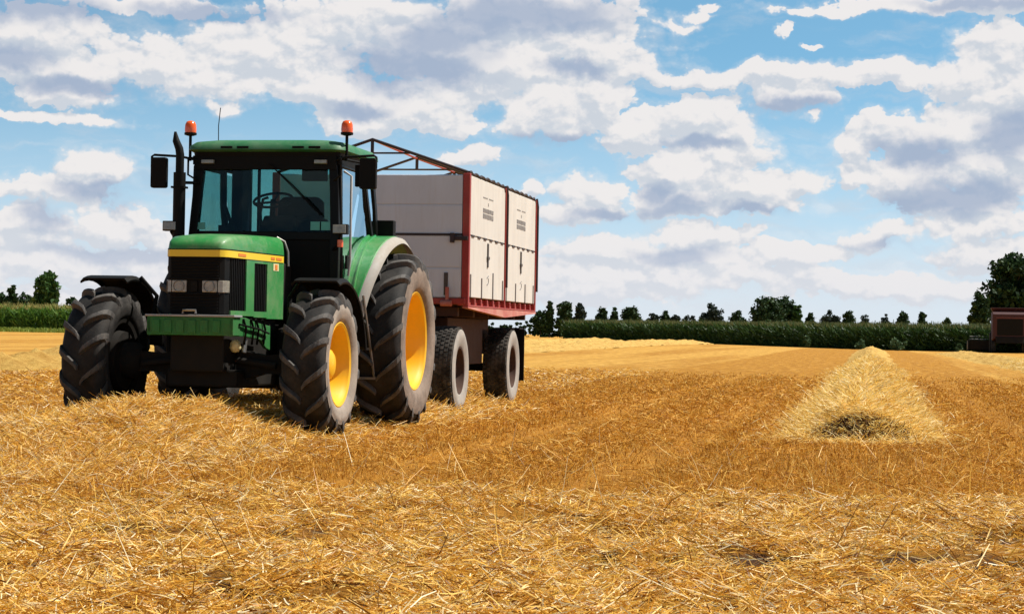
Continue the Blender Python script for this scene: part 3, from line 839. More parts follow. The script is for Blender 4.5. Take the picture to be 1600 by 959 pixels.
# side panels of the bonnet
def outline(y0, y1, off=0.0, n=14):
    return [(hw(y_) + off, y_) for y_ in np.linspace(y0, y1, n)]
def side_wall(y0, y1, z0, z1, sg, t=0.02, off=0.0):
    o = outline(y0, y1, off)
    poly = [(sg * a, b) for a, b in o] + [(sg * (a - t), b) for a, b in o[::-1]]
    return MB().prism(poly, 2, z0, z1)
for sg in (1, -1):
    p = side_wall(-.08, .12, 1.12, 1.655, sg)
    p.add(*(lambda q: (q.v, q.f))(side_wall(.45, .88, 1.10, 1.655, sg)))
    p.add(*(lambda q: (q.v, q.f))(side_wall(-.44, -.08, 1.12, 1.165, sg)))
    p.add(*(lambda q: (q.v, q.f))(side_wall(.12, .45, 1.11, 1.165, sg)))
    p.add(*(lambda q: (q.v, q.f))(side_wall(.12, .45, 1.62, 1.655, sg)))
    sp = p.build('side_panel', 'green', tractor, smooth=40)
    for (a, b, c) in ((-.43, -.085, 1.655), (.125, .445, 1.62)):
        gr = side_wall(a, b, 1.165, c, sg, 0.02, -0.012)
        for yy in np.arange(a + .02, b - .01, .042):
            w = hw(yy) - .010
            gr.box((sg*w - .006, yy, 1.17), (sg*w + .006, yy + .012, c - .005))
        gr.build('side_grille', 'black', sp, smooth=40)
# front grille
gm = MB().prism([(-.235, -.585), (.235, -.585), (.272, -.555), (.285, -.45), (-.285, -.45), (-.272, -.555)], 2, 1.13, 1.655)
for z_ in np.arange(1.47, 1.65, .028):
    gm.box((-.225, -.600, z_), (.225, -.580, z_ + .010))
for z_ in np.arange(1.15, 1.31, .028):
    gm.box((-.225, -.600, z_), (.225, -.580, z_ + .010))
gm.box((-.24, -.612, 1.305), (.24, -.580, 1.318)); gm.box((-.24, -.612, 1.442), (.24, -.580, 1.455))
gm.box((-.03, -.606, 1.33), (.03, -.58, 1.43))
grille = gm.build('front_grille', 'black', tractor, bevel=.004)
for sg in (-1, 1):
    hl = MB().box((min(sg*.075, sg*.215), -.606, 1.325), (max(sg*.075, sg*.215), -.575, 1.435)).build('headlight', 'lamp_glass', grille, bevel=.008)
    MB().lathe([(-.012, .001), (-.012, .045), (.006, .05)], c=(0, 0, 0), axis='z', n=20).build('reflector', 'steel', hl, smooth=40).matrix_local = Matrix.Translation((sg*.145, -.612, 1.38)) @ Matrix.Rotation(PI/2, 4, 'X')
    MB().prism([(sg*.222, -.598), (sg*.262, -.575), (sg*.290, -.53), (sg*.290, -.46), (sg*.22, -.50)], 2, 1.325, 1.435).build('corner_light', 'lamp_glass', grille, bevel=.004)
# stripe round the bonnet
def band(z0, z1, off, y1=.86, y_front=-.604):
    ptsr = [(hw(y_) + off, y_) for y_ in (y1, .6, .3, 0, -.2, -.4, -.50, -.545, -.575)] + [(.235 + off*.5, -.596 - off)]
    pts = ptsr + [(-a, b) for a, b in ptsr[::-1]]
    m_ = MB()
    n = len(pts)
    inner = [(a * .97, b + .012) for a, b in pts]
    m_.loft([[(a, b, z0), (a, b, z1), (c, d, z1), (c, d, z0)] for (a, b), (c, d) in zip(pts, inner)])
    return m_
stripe = band(1.650, 1.712, .006).build('stripe', 'stripe', tractor, smooth=40)
band(1.712, 1.724, .004).build('trim_line', 'black', tractor, smooth=40)
for (a, b) in ((-.30, -.12), (.52, .62), (.66, .80)):
    side_wall(a, b, 1.668, 1.694, 1, .006, .009).build('stripe_decal', 'orange_decal', stripe)
MB().add(*(lambda q: (q.v, q.f))(side_wall(.60, .74, 1.565, 1.635, 1, .006, .003))).build('badge', 'cream_decal', tractor)
MB().add(*(lambda q: (q.v, q.f))(side_wall(.64, .70, 1.575, 1.625, 1, .006, .006))).build('badge_number', 'orange_decal', tractor)
MB().tube([(.30, .90, 1.90), (.37, .93, 1.86), (.405, .94, 1.76), (.41, .94, 1.62)], .012, 8).build('hood_edge_seal', 'steel', tractor, smooth=60)

# front support, engine, axle
fs = MB().box((-.41, -.70, .935), (.41, -.50, 1.10))
for xx in np.arange(-.36, .33, .115):
    fs.box((xx, -.715, .955), (xx + .075, -.695, 1.075))
fs.prism([(-.70, .93), (-.70, 1.112), (-.3, 1.10), (.0, 1.06), (.42, 1.03), (.42, .80), (.30, .82), (.12, .90), (-.35, .93)], 0, .372, .405)
fs.prism([(-.70, .93), (-.70, 1.112), (-.3, 1.10), (.0, 1.06), (.42, 1.03), (.42, .80), (.30, .82), (.12, .90), (-.35, .93)], 0, -.405, -.372)
fsup = fs.build('front_support', 'green_dark', tractor, bevel=.006)
MB().box((-.425, -.715, 1.102), (.425, -.48, 1.122)).build('top_plate', 'grey_steel', fsup, bevel=.004)
MB().tube([(-.06, -.72, 1.13), (-.06, -.72, 1.16), (.06, -.72, 1.16), (.06, -.72, 1.13)], .012, 6).build('tow_pin_handle', 'steel', fsup)
for k, yy in enumerate((-.42, -.2, -.05, .15)):
    MB().tube([(.412, yy, 1.09), (.425, yy + .05, 1.0), (.425, yy + .02, .92), (.40, yy + .08, .86)], .012, 6).build('hydraulic_hose', 'black', fsup, smooth=60)
MB().tube([(.42, -.55, 1.04), (.43, -.3, 1.02), (.43, 0, 1.0), (.43, .3, .96)], .010, 6).build('hydraulic_hose', 'black', fsup, smooth=60)
MB().box((-.26, -.50, .60), (.26, 1.45, 1.15)).box((-.30, .0, 1.1), (.30, 1.42, 1.66)).box((-.22, -.45, 1.1), (.22, .1, 1.62)).box((-.28, .9, .42), (.28, 2.9, .95)).box((-.34, -.35, .46), (.34, 1.2, .62)).build('engine_block', 'engine', tractor, bevel=.02)
ax = MB()
ax.loft([[(x_, -d, z_ - e), (x_, d, z_ - e), (x_, d, z_ + e), (x_, -d, z_ + e)] for x_, d, e, z_ in ((-.80, .09, .10, .685), (-.5, .08, .085, .67), (-.22, .14, .16, .66), (.22, .14, .16, .66), (.5, .08, .085, .67), (.80, .09, .10, .685))])
for sg in (-1, 1):
    ax.lathe([(sg*.70, .12), (sg*.76, .17), (sg*.90, .17), (sg*.92, .12)], c=(0, 0, .685), n=24)
ax.tube([(-.72, .20, .62), (.72, .20, .62)], .025, 8)
ax.tube([(-.18, -.18, .72), (-.65, -.16, .66)], .03, 8); ax.tube([(.18, -.18, .72), (.65, -.16, .66)], .03, 8)
axle = ax.build('front_axle', 'engine', tractor, smooth=45, bevel=.0)
MB().lathe([(-.06, .001), (-.055, .03), (-.02, .055), (.03, .05), (.06, .02), (.062, .001)], c=(0, 0, 0), axis='z', n=16).build('hub_cap', 'cream_decal', axle, smooth=60).location = (.30, -.30, .84)
MB().tube([(.37, -.22, .90), (.37, -.26, .78)], .022, 8).build('grease_fitting', 'steel', axle)
MB().tube([(-.9, 2.66, .905), (.9, 2.66, .905)], .14, 16).box((-.30, 2.3, .6), (.30, 3.0, 1.3)).build('rear_axle', 'engine', tractor, smooth=40)
MB().box((.34, .80, .40), (.80, 1.72, 1.02)).box((.36, 1.0, 1.02), (.60, 1.45, 1.25)).build('fuel_tank', 'engine', tractor, bevel=.05)
MB().box((-.80, .80, .40), (-.34, 1.72, 1.02)).build('battery_box', 'engine', tractor, bevel=.05)

# front mudguards: thin black shells that follow the tyre
for sg in (1, -1):
    R_ = .80
    rings = []
    for a in np.radians(np.linspace(16, -78, 14)):
        flare = .03 * math.cos(3 * a)
        yy, zz = -R_ * math.sin(a), .685 + R_ * math.cos(a)
        y2, z2 = -(R_ - .018) * math.sin(a), .685 + (R_ - .018) * math.cos(a)
        c_ = sg * 1.03
        wv = .235
        rings.append([(c_ - wv, yy + .0, zz - .035), (c_ - wv + .03, yy, zz), (c_ + wv - .03, yy, zz), (c_ + wv, yy, zz - .035),
                      (c_ + wv - .006, y2, z2 - .035), (c_ + wv - .035, y2, z2), (c_ - wv + .035, y2, z2), (c_ - wv + .006, y2, z2 - .035)])
    mg = MB().loft(rings)
    mg.tube([(sg*.70, .1, .9), (sg*.66, .2, 1.3), (sg*.80, .12, 1.475)], .022, 8)
    mg.build('front_mudguard', 'black', tractor, smooth=40)

# rear fenders
for sg in (1, -1):
    def arc(r, a0=78, a1=-36, n=22):
        return [(2.66 - r * math.sin(a), .93 + r * math.cos(a)) for a in np.radians(np.linspace(a0, a1, n))]
    rings = []
    outer, inner = arc(1.075), arc(1.055)
    fx = [float(np.interp(q, [-36, 10, 45, 78], [1.06, 1.06, 1.0, .90])) for q in np.linspace(78, -36, 22)]
    for (yo, zo), (yi, zi), q in zip(outer, inner, fx):
        rings.append([(sg*.70, yo, zo), (sg*(q-.01), yo, zo), (sg*(q+.01), yi, zi), (sg*.70, yi, zi)])
    fm = MB().loft(rings)
    o_ = arc(1.06)
    fm.prism(o_ + [(2.9, 1.1), (2.2, 1.1)], 0, min(sg*.70, sg*.72), max(sg*.70, sg*.72))
    for xx in (.80, .87):
        fm.loft([[(sg*(xx-.012), a, b), (sg*(xx+.012), a, b), (sg*(xx+.006), c, d), (sg*(xx-.006), c, d)] for (a, b), (c, d) in zip(arc(1.074)[1:14], arc(1.09)[1:14])])
    fen = fm.build('rear_fender', 'green', tractor, smooth=40)
    rings = []
    for (yo, zo), (yi, zi), (yl, zl), q in zip(arc(1.068), arc(1.045), arc(1.0), fx):
        rings.append([(sg*q, yo, zo), (sg*(q+.05), (yo+yi)/2, (zo+zi)/2), (sg*(q+.085), yl, zl), (sg*(q+.07), yl, zl), (sg*(q+.04), yi, zi), (sg*q, yi, zi)])
    MB().loft(rings).build('fender_extension', 'cream', fen, smooth=60)
MB().box((.74, 2.96, 2.0), (.95, 3.08, 2.19)).tube([(.84, 3.02, 1.9), (.84, 3.02, 2.02)], .02, 6).build('rear_lamp_housing', 'black', tractor, bevel=.015)

# cab
CX = .79
def rr_ring(x, y0, y1, z, r=.12, n=5):
    pts = []
    for cx_, cy_, a0 in ((x-r, y0+r, -90), (x-r, y1-r, 0), (-x+r, y1-r, 90), (-x+r, y0+r, 180)):
        for k in range(n):
            a = math.radians(a0 + 90 * k / (n - 1))
            pts.append((cx_ + r * math.cos(a), cy_ + r * math.sin(a), z))
    return pts
MB().loft([rr_ring(.79, 1.40, 2.84, 2.785, .10), rr_ring(.82, 1.36, 2.88, 2.805, .12), rr_ring(.82, 1.37, 2.87, 2.845, .13), rr_ring(.78, 1.42, 2.82, 2.89, .16), rr_ring(.66, 1.56, 2.70, 2.918, .2), rr_ring(.35, 1.8, 2.4, 2.928, .2)]).build('roof', 'green_roof', tractor, smooth=50)
hd = MB().loft([rr_ring(.765, 1.42, 2.82, 2.745, .06), rr_ring(.775, 1.41, 2.82, 2.786, .08)], cap0=True)
hd.box((-.74, 1.425, 2.61), (.74, 1.475, 2.75)); hd.box((-.775, 1.45, 2.66), (-.735, 2.8, 2.75)); hd.box((.735, 1.45, 2.66), (.775, 2.8, 2.75))
head_l = hd.build('roof_header', 'black', tractor, smooth=30)
for xx in (-.45, -.28, .30, .47):
    MB().box((xx, 1.352, 2.815), (xx + .12, 1.372, 2.838)).build('roof_vent', 'black', tractor)
for xx in (-.60, .585):
    MB().box((xx - .065, 1.385, 2.665), (xx + .065, 1.43, 2.705)).build('work_light', 'lamp_glass', head_l, bevel=.006)
# pillars
pl = MB()
for sg in (-1, 1):
    pl.loft([[(sg*x_ - .045, y_ - .03, z_), (sg*x_ + .045, y_ - .03, z_), (sg*x_ + .045, y_ + .05, z_), (sg*x_ - .045, y_ + .05, z_)] for x_, y_, z_ in ((.745, 1.40, 1.15), (.745, 1.42, 1.95), (.72, 1.46, 2.40), (.70, 1.48, 2.66))])     # A
    pl.loft([[(sg*x_ - .03, y_ - .035, z_), (sg*x_ + .03, y_ - .035, z_), (sg*x_ + .03, y_ + .035, z_), (sg*x_ - .03, y_ + .035, z_)] for x_, y_, z_ in ((.80, 2.62, 1.9), (.785, 2.45, 2.3), (.76, 2.36, 2.66))])       # B
    pl.loft([[(sg*x_ - .035, y_ - .045, z_), (sg*x_ + .035, y_ - .045, z_), (sg*x_ + .035, y_ + .045, z_), (sg*x_ - .035, y_ + .045, z_)] for x_, y_, z_ in ((.76, 2.93, 1.9), (.75, 2.86, 2.3), (.73, 2.80, 2.66))])     # C
pl.box((-.74, 1.41, 1.90), (.74, 1.46, 1.985))
pl.box((-.74, 2.84, 1.92), (.74, 2.90, 2.0))
pl.box((-.80, 2.80, 1.5), (-.60, 2.86, 2.75)); pl.box((-.535, 2.82, 1.9), (-.505, 2.86, 2.75))
cabf = pl.build('cab_frame', 'black_gloss', tractor, bevel=.008)
MB().box((-.74, 1.43, 1.12), (.74, 1.47, 1.93)).box((-.72, 1.45, 1.10), (.72, 2.88, 1.16)).box((-.72, 2.86, 1.15), (.72, 2.90, 1.93)).build('cab_body', 'black', tractor)
def quad_plate(pts, t, axis):
    """a flat pane through 4+ points with thickness t along an axis"""
    off = Vector([t if i == axis else 0 for i in range(3)])
    n = len(pts)
    vs = [Vector(p) for p in pts] + [Vector(p) + off for p in pts]
    return MB().add(vs, [list(range(n))[::-1], list(range(n, 2*n))] + [(i, (i+1) % n, n+(i+1) % n, n+i) for i in range(n)])
quad_plate([(-.705, 1.425, 1.975), (.705, 1.425, 1.975), (.668, 1.470, 2.615), (-.668, 1.470, 2.615)], .006, 1).build('windscreen', 'glass', tractor)
quad_plate([(-.60, 2.86, 1.995), (.72, 2.86, 1.995), (.70, 2.80, 2.74), (-.60, 2.80, 2.74)], .006, 1).build('rear_window', 'glass', tractor)
for sg in (1, -1):
    door = MB()
    out = [(1.50, 2.645), (2.32, 2.645), (2.41, 2.3), (2.56, 1.98), (2.30, 1.90), (1.98, 1.62), (1.78, 1.28), (1.50, 1.26)]
    xs_ = lambda z: .765 + .03 * min(1, max(0, (2.645 - z) / .7))
    path = [(sg * xs_(z), y_, z) for y_, z in out]
    door.tube(path + path[:2], .020, 8, cap=False)
    dr = door.build('door', 'black_gloss', tractor, smooth=60)
    quad_plate([(sg * xs_(z), y_, z) for y_, z in out], .005 * sg, 0).build('door_glass', 'glass_door' if sg > 0 else 'glass', dr)
    MB().box((sg*.815 - .012, 1.58, 1.62), (sg*.815 + .012, 1.66, 1.76)).build('door_handle', 'black', dr, bevel=.008)
    quad_plate([(sg*.79, 2.70, 1.97), (sg*.765, 2.90, 1.97), (sg*.74, 2.80, 2.63), (sg*.755, 2.42, 2.63)], .005 * sg, 0).build('quarter_window', 'glass_door' if sg > 0 else 'glass', tractor)
MB().tube([(.86, 1.52, 1.55), (.875, 1.52, 1.7), (.875, 1.52, 2.55), (.80, 1.50, 2.6)], .013, 8).build('grab_rail', 'grey_steel', tractor, smooth=60)
# cab interior
st = MB().box((-.27, 2.15, 1.42), (.27, 2.62, 1.56)).loft([[(-.25, 2.58, 1.5), (.25, 2.58, 1.5), (.25, 2.72, 1.5), (-.25, 2.72, 1.5)], [(-.27, 2.62, 1.85), (.27, 2.62, 1.85), (.27, 2.74, 1.85), (-.27, 2.74, 1.85)], [(-.25, 2.64, 2.36), (.25, 2.64, 2.36), (.25, 2.75, 2.36), (-.25, 2.75, 2.36)], [(-.20, 2.65, 2.42), (.20, 2.65, 2.42), (.20, 2.74, 2.42), (-.20, 2.74, 2.42)]])
st.box((-.2, 2.25, 1.15), (.2, 2.55, 1.42))
st.build('driver_seat', 'cab_trim', tractor, bevel=.04)
MB().box((-.16, 1.48, 1.16), (.30, 1.72, 1.90)).loft([[(-.14, 1.5, 1.88), (.30, 1.5, 1.88), (.30, 1.75, 1.88), (-.14, 1.75, 1.88)], [(-.06, 1.60, 2.16), (.26, 1.60, 2.16), (.26, 1.74, 2.12), (-.06, 1.74, 2.12)]]).box((.30, 1.95, 1.3), (.62, 2.6, 2.12)).box((.02, 1.7, 1.9), (.52, 1.95, 2.14)).build('dash_console', 'cab_trim', tractor, bevel=.02)
whl = MB()
ctr, tl = Vector((-.06, 1.90, 2.33)), Matrix.Rotation(math.radians(25), 3, 'X')
ring = [ctr + tl @ Vector((.20 * math.cos(a), .20 * math.sin(a), 0)) for a in np.linspace(0, 2 * PI, 29)]
whl.tube(ring, .014, 8, cap=False)
for a in (PI / 2, PI * 7 / 6, PI * 11 / 6):
    whl.tube([ctr - Vector((0, 0, .02)), ctr + tl @ Vector((.20 * math.cos(a), .20 * math.sin(a), 0))], .012, 6)
whl.tube([ctr, (-.02, 1.72, 1.95)], .03, 8)
whl.build('steering_wheel', 'cab_trim', tractor, smooth=60)
MB().box((-.72, 2.50, 1.5), (-.60, 2.80, 2.74)).build('trim_panel', 'blue_trim', tractor, bevel=.02)
MB().box((-.62, 1.60, 1.3), (-.38, 1.9, 1.98)).build('side_console', 'cab_trim', tractor, bevel=.02)
MB().tube([(-.18, 1.9, 2.0), (-.19, 1.88, 2.2), (-.17, 1.9, 2.34), (-.12, 1.92, 2.36)], .016, 8).build('control_lever', 'cab_trim', tractor, smooth=50)
MB().tube([(-.52, 1.8, 1.9), (-.5, 1.85, 2.1), (-.55, 1.8, 2.28)], .02, 8).box((-.58, 1.7, 1.96), (-.44, 1.8, 2.06)).build('control_lever', 'cab_trim', tractor, smooth=50)
MB().box((.36, 1.50, 2.50), (.62, 1.56, 2.62)).build('rear_view_mirror', 'cab_trim', tractor, bevel=.01)
# wiper across the screen
MB().tube([(.05, 1.40, 2.66), (.30, 1.395, 2.45), (.60, 1.385, 2.16)], .008, 6).tube([(.10, 1.388, 2.62), (.61, 1.372, 2.14)], .006, 6).build('wiper', 'black', tractor)
for xx in (.49, .60):
    MB().box((xx, 1.408, 2.0), (xx + .095, 1.418, 2.085)).build('sticker', 'sticker', tractor)
MB().box((-.70, 1.408, 2.0), (-.62, 1.418, 2.07)).build('sticker', 'sticker', tractor)
# exhaust with cut bent tip
ex = MB().tube([(-.83, 1.22, 1.45), (-.83, 1.22, 2.56)], .062, 20).tube([(-.83, 1.22, 2.55), (-.83, 1.22, 2.74), (-.84, 1.22, 2.80), (-.875, 1.22, 2.88), (-.885, 1.22, 2.97)], [.042, .042, .041, .036, .012], 16)
ex.tube([(-.83, 1.22, 1.45), (-.80, 1.15, 1.36), (-.55, 1.05, 1.34), (-.3, .95, 1.4)], .05, 12)
ex.box((-.90, 1.16, 1.72), (-.76, 1.28, 1.745)).box((-.90, 1.16, 2.40), (-.76, 1.28, 2.42))
ex.tube([(-.83, 1.24, 2.46), (-.70, 1.42, 2.47)], .016, 6)
ex.build('exhaust_stack', 'black', tractor, smooth=50)
# mirrors
for sg, yo in ((-1, 1.32), (1, 1.38)):
    ar = MB().tube([(sg*.72, 1.44, 2.70), (sg*.86, yo, 2.73), (sg*1.14, yo, 2.745), (sg*1.165, yo, 2.73), (sg*1.165, yo, 2.62)], .013, 8)
    ar.tube([(sg*.80, 1.38, 2.72), (sg*.80, 1.38, 2.55), (sg*.72, 1.42, 2.5)], .012, 6)
    arm = ar.build('mirror_arm', 'black', tractor, smooth=60)
    hs = MB().loft([[(sg*1.085 + a*.085, yo + dy, 2.565 + b*.155) for a, b in ((-1,-.9),(-.85,-1),(.85,-1),(1,-.9),(1,.9),(.85,1),(-.85,1),(-1,.9))] for dy in (-.03, .035)])
    mr = hs.build('mirror', 'black', arm, bevel=.01)
    MB().box((sg*1.085 - .072, yo + .036, 2.425), (sg*1.085 + .072, yo + .040, 2.705)).build('mirror_glass', 'steel', mr)
MB().box((.86, 1.70, 2.46), (1.0, 1.78, 2.68)).tube([(.78, 1.5, 2.72), (.93, 1.74, 2.70), (.93, 1.74, 2.6)], .014, 6).build('side_box', 'black', tractor, bevel=.015)
# amber beacons on stalks
for sg in (-1, 1):
    bx = sg * .825
    be = MB().tube([(bx, 1.5, 2.70), (bx, 1.5, 2.965)], .016, 8).tube([(bx, 1.5, 2.72), (sg*.76, 1.5, 2.74)], .014, 6).lathe([(2.955, .03), (2.965, .062), (2.985, .064), (2.99, .05)], c=(bx, 1.5, 0), axis='z', n=24).build('beacon', 'black', tractor, smooth=50)
    MB().lathe([(2.988, .058), (3.02, .060), (3.07, .056), (3.098, .042), (3.108, .02), (3.11, .001)], c=(bx, 1.5, 0), axis='z', n=24).build('beacon_lens', 'beacon', be, smooth=60)
MB().tube([(-.56, 1.6, 2.9), (-.545, 1.55, 3.06), (-.51, 1.5, 3.24)], .005, 6).build('antenna', 'black', tractor)
# lamps beside the bonnet in front of the cab
for sg, lx, lz in ((-1, -.905, 2.02), (1, .86, 2.0)):
    lm = MB().box((lx - .075, 1.16, lz - .05), (lx + .075, 1.25, lz + .05)).tube([(lx, 1.2, lz - .05), (lx - sg*.05, 1.26, lz - .16), (sg*.72, 1.42, lz - .20)], .016, 8).build('side_lamp', 'black', tractor, bevel=.01)
    MB().box((lx - .066, 1.150, lz - .042), (lx + .066, 1.164, lz + .042)).build('lamp_lens', 'lamp_glass', lm, bevel=.005)
MB().lathe([(-.035, .03), (.035, .03), (.036, .001)], c=(.86, 1.2, 1.86), axis='z', n=16).build('turn_signal', 'beacon', tractor, smooth=50)
# steps below the door
sp = MB()
for (yy, zz, xx) in ((1.86, .52, .98), (1.80, .82, .93), (1.74, 1.10, .88)):
    sp.box((xx - .16, yy - .02, zz - .012), (xx + .10, yy + .16, zz + .012))
sp.tube([(.72, 1.72, 1.35), (.80, 1.80, .95), (.84, 1.88, .52)], .014, 6)
sp.tube([(.98, 1.66, 1.36), (1.02, 1.76, .95), (1.06, 1.86, .52)], .014, 6)
sp.build('cab_step', 'steel', tractor)
MB().prism([(1.60, 1.25), (1.72, 1.25), (1.92, .55), (1.80, .55)], 0, .80, .83).build('step_side_plate', 'green_dark', tractor)

# ------------------------------------------------------------------ trailer
TL_YAW = math.radians(10.1)
trailer = thing('grain_trailer', 'tall cream sided grain trailer with red posts behind the green tractor', 'trailer', (-1.783, 25.515, 0.0), -TL_YAW)
HWD, LEN, ZB, ZM, ZT = 1.225, 5.10, 1.43, 2.21, 2.955
fr = MB()
for (a, b) in ((ZB, 1.80), (1.80, ZM - .006), (ZM + .006, 2.58), (2.58, ZT)):
    for k in range(1):
        fr.box((-HWD + .05, .0, a + .008), (HWD - .06, .045, b - .008))
fr.box((-HWD + .05, .012, ZB), (HWD - .06, .04, ZT))
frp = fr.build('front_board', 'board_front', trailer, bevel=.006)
MB().box((-HWD + .04, -.012, ZM - .012), (HWD - .05, .004, ZM + .012)).build('board_joint', 'dark_bar', frp)
for xx in (.30, .95):
    MB().box((xx, -.012, 1.46), (xx + .05, .004, 1.74)).build('stake_pocket', 'ink_dark', frp, bevel=.004)
MB().box((-HWD + .05, LEN - .045, ZB), (HWD - .05, LEN, ZT)).build('rear_board', 'board', trailer, bevel=.006)
MB().box((-HWD + .04, .03, 1.36), (HWD - .04, LEN - .03, 1.42)).build('load_floor', 'rust', trailer)
MB().box((-HWD + .06, .06, 2.5), (HWD - .06, LEN - .06, 2.62)).build('grain_load', 'straw', trailer)
MID = LEN / 2
for sg in (1, -1):
    for (y0, y1) in ((.085, MID - .035), (MID + .035, LEN - .075)):
        lo = MB().box((sg*HWD - .02, y0, ZB + .012), (sg*HWD + .02, y1, ZM - .006)).build('lower_side_panel', 'board', trailer, bevel=.008)
        up = MB().box((sg*HWD - .02, y0, ZM + .006), (sg*HWD + .02, y1, ZT)).build('upper_side_panel', 'board', trailer, bevel=.008)
        for k in range(6):
            hg = MB()
            yy = y0 + (y1 - y0) * (k + .5) / 6
            hg.box((sg*(HWD + .02) - .004, yy - .09, ZM - .014), (sg*(HWD + .02) + .012, yy + .09, ZM + .010))
            hg.build('hinge', 'dark_bar', lo, bevel=.002)
        yc = y0 + (y1 - y0) * .50
        lt = MB().box((sg*(HWD + .02) - .004, yc - .035, ZM - .36), (sg*(HWD + .02) + .014, yc + .035, ZM - .05)).box((sg*(HWD + .02), yc - .06, ZM - .26), (sg*(HWD + .02) + .022, yc + .06, ZM - .22))
        lt.build('panel_latch', 'ink_dark', lo, bevel=.004)
        for f_, hgt in ((.04, .30), (.34, .27), (.66, .36 if y0 < 1 else .28), (.95, .28)):
            yy = y0 + (y1 - y0) * f_
            MB().box((sg*(HWD + .02) - .004, yy - .018, ZB + .01), (sg*(HWD + .02) + .012, yy + .018, ZB + hgt)).build('panel_strap', 'ink', lo, bevel=.003)
        # worn lettering on the upper panel, with a small line above it, and a mark low down
        if sg > 0:
            inkm = MB()
            xo = sg*(HWD + .0205)
            w_ = .70; ya = yc - .36
            for row, (za, zb) in enumerate(((2.545, 2.60), (2.470, 2.53))):
                for k in range(5):
                    yy = ya + k * .148
                    inkm.box((xo, yy, za), (xo + .003, yy + .042, zb))
                    inkm.box((xo, yy + .078, za), (xo + .003, yy + .115, zb))
                    inkm.box((xo, yy + .042, za + (.02 if k % 2 else 0)), (xo + .003, yy + .078, za + .022 + (.02 if k % 2 else 0)))
                    if k % 3 != 1: inkm.box((xo, yy + .042, zb - .018), (xo + .003, yy + .078, zb))
            for k in range(9):
                if k != 4:
                    inkm.box((xo, ya + k * .08, 2.728), (xo + .003, ya + k * .08 + .045, 2.744))
            inkm.box((xo, ya + .34, 2.64), (xo + .003, ya + .37, 2.68))
            inkm.build('lettering', 'ink', up)
            mk = MB()
            xo2 = sg*(HWD + .0205)
            y2 = yc - .02
            for (p, q) in (((0, 0), (.10, .03)), ((.10, .03), (.10, .09)), ((.0, .09), (.10, .12))):
                mk.tube([(xo2, y2 + p[0], 1.62 + p[1]), (xo2, y2 + q[0], 1.62 + q[1])], .008, 5)
            mk.build('stencil_mark', 'ink', lo)
    for (yy, wd, mt) in ((.04, .042, 'red'), (MID, .026, 'red'), (LEN - .035, .03, 'red')):
        MB().box((sg*HWD - .055, yy - wd, 1.34), (sg*HWD + .035, yy + wd, ZT + .02)).build('corner_post' if yy != MID else 'centre_post', mt, trailer, bevel=.012)
        if yy != .04:
            MB().tube([(sg*(HWD + .045), yy + .02, 1.62), (sg*(HWD + .045), yy + .02, ZT - .08), (sg*(HWD + .03), yy, ZT + .04)], .018, 8).build('tarpaulin_rod', 'dark_bar', trailer, smooth=60)
    # red sill with brackets below the panels and a lighter sloping skirt with a low middle
    sl = MB().box((sg*HWD - .10, .0, 1.335), (sg*HWD - .02, LEN, 1.42))
    for k in range(13):
        yy = .06 + (LEN - .12) * k / 12
        sl.box((sg*HWD - .03, yy - .03, 1.335), (sg*HWD + .03, yy + .03, 1.425))
    sl.box((sg*HWD - .03, .0, 1.322), (sg*HWD + .035, LEN, 1.345))
    sill = sl.build('sill', 'red', trailer, bevel=.005)
    ap = MB()
    for (ya, za, yb, zb) in ((.0, 1.318, MID, 1.318), (MID, 1.318, LEN, 1.318)):
        low_a = 1.305 if ya == 0 else 1.215
        low_b = 1.215 if ya == 0 else 1.30
        x1, x2 = sg*(HWD + .03), sg*(HWD - .04)
        ap.add([(x1, ya, 1.32), (x1, yb, 1.32), (x1 + sg*.01, yb, low_b), (x1 + sg*.01, ya, low_a), (x2, ya, 1.32), (x2, yb, 1.32), (x2, yb, low_b), (x2, ya, low_a)],
               [(0,1,2,3), (7,6,5,4), (0,4,5,1), (3,2,6,7), (0,3,7,4), (1,5,6,2)])
    ap.build('sill_skirt', 'red_pale', sill)
# front cross member and latches
MB().box((-HWD, -.02, 1.35), (HWD, .06, 1.425)).build('front_cross_member', 'red', trailer, bevel=.008)
MB().tube([(.92, -.04, 1.36), (1.06, -.04, 1.36)], .04, 10).box((.98, -.05, 1.40), (1.02, -.02, 1.56)).build('front_catch', 'red_pale', trailer, smooth=40)
MB().box((HWD - .20, -.03, ZM - .07), (HWD + .02, .0, ZM - .02)).box((HWD - .2, -.05, ZM - .10), (HWD - .15, .0, ZM + .02)).build('board_catch', 'dark_bar', trailer, bevel=.004)
# tarpaulin frame: three gables, ridge rope and rolled hem along the side
for k, yy in enumerate((.03, MID, LEN - .03)):
    gb = MB().tube([(-HWD, yy, ZT + .02), (0, yy, ZT + .435), (HWD, yy, ZT + .03)], .020 if k == 0 else .018, 8)
    gb.tube([(0, yy, ZT + .435), (0, yy, ZT + .26)], .022, 8)
    gb.tube([(-.50, yy, ZT + .265), (.50, yy, ZT + .265)], .012, 8)
    gb.build('roof_gable', 'dark_bar', trailer, smooth=50)
MB().tube([(0, .03, ZT + .43), (0, MID, ZT + .415), (0, LEN - .03, ZT + .43)], .014, 8).build('ridge_rail', 'red', trailer, smooth=50)
hm = MB()
for (ya, yb) in ((.04, MID - .06), (MID + .03, LEN - .05)):
    pts = [(HWD + .012 + .006 * math.sin(k * 2.1), ya + (yb - ya) * k / 24, ZT + .03 + .012 * math.sin(k * 1.7) - (.07 if k == 24 else .0)) for k in range(25)]
    hm.tube(pts, .018, 8)
hm.build('tarpaulin_hem', 'dark_bar', trailer, smooth=60)
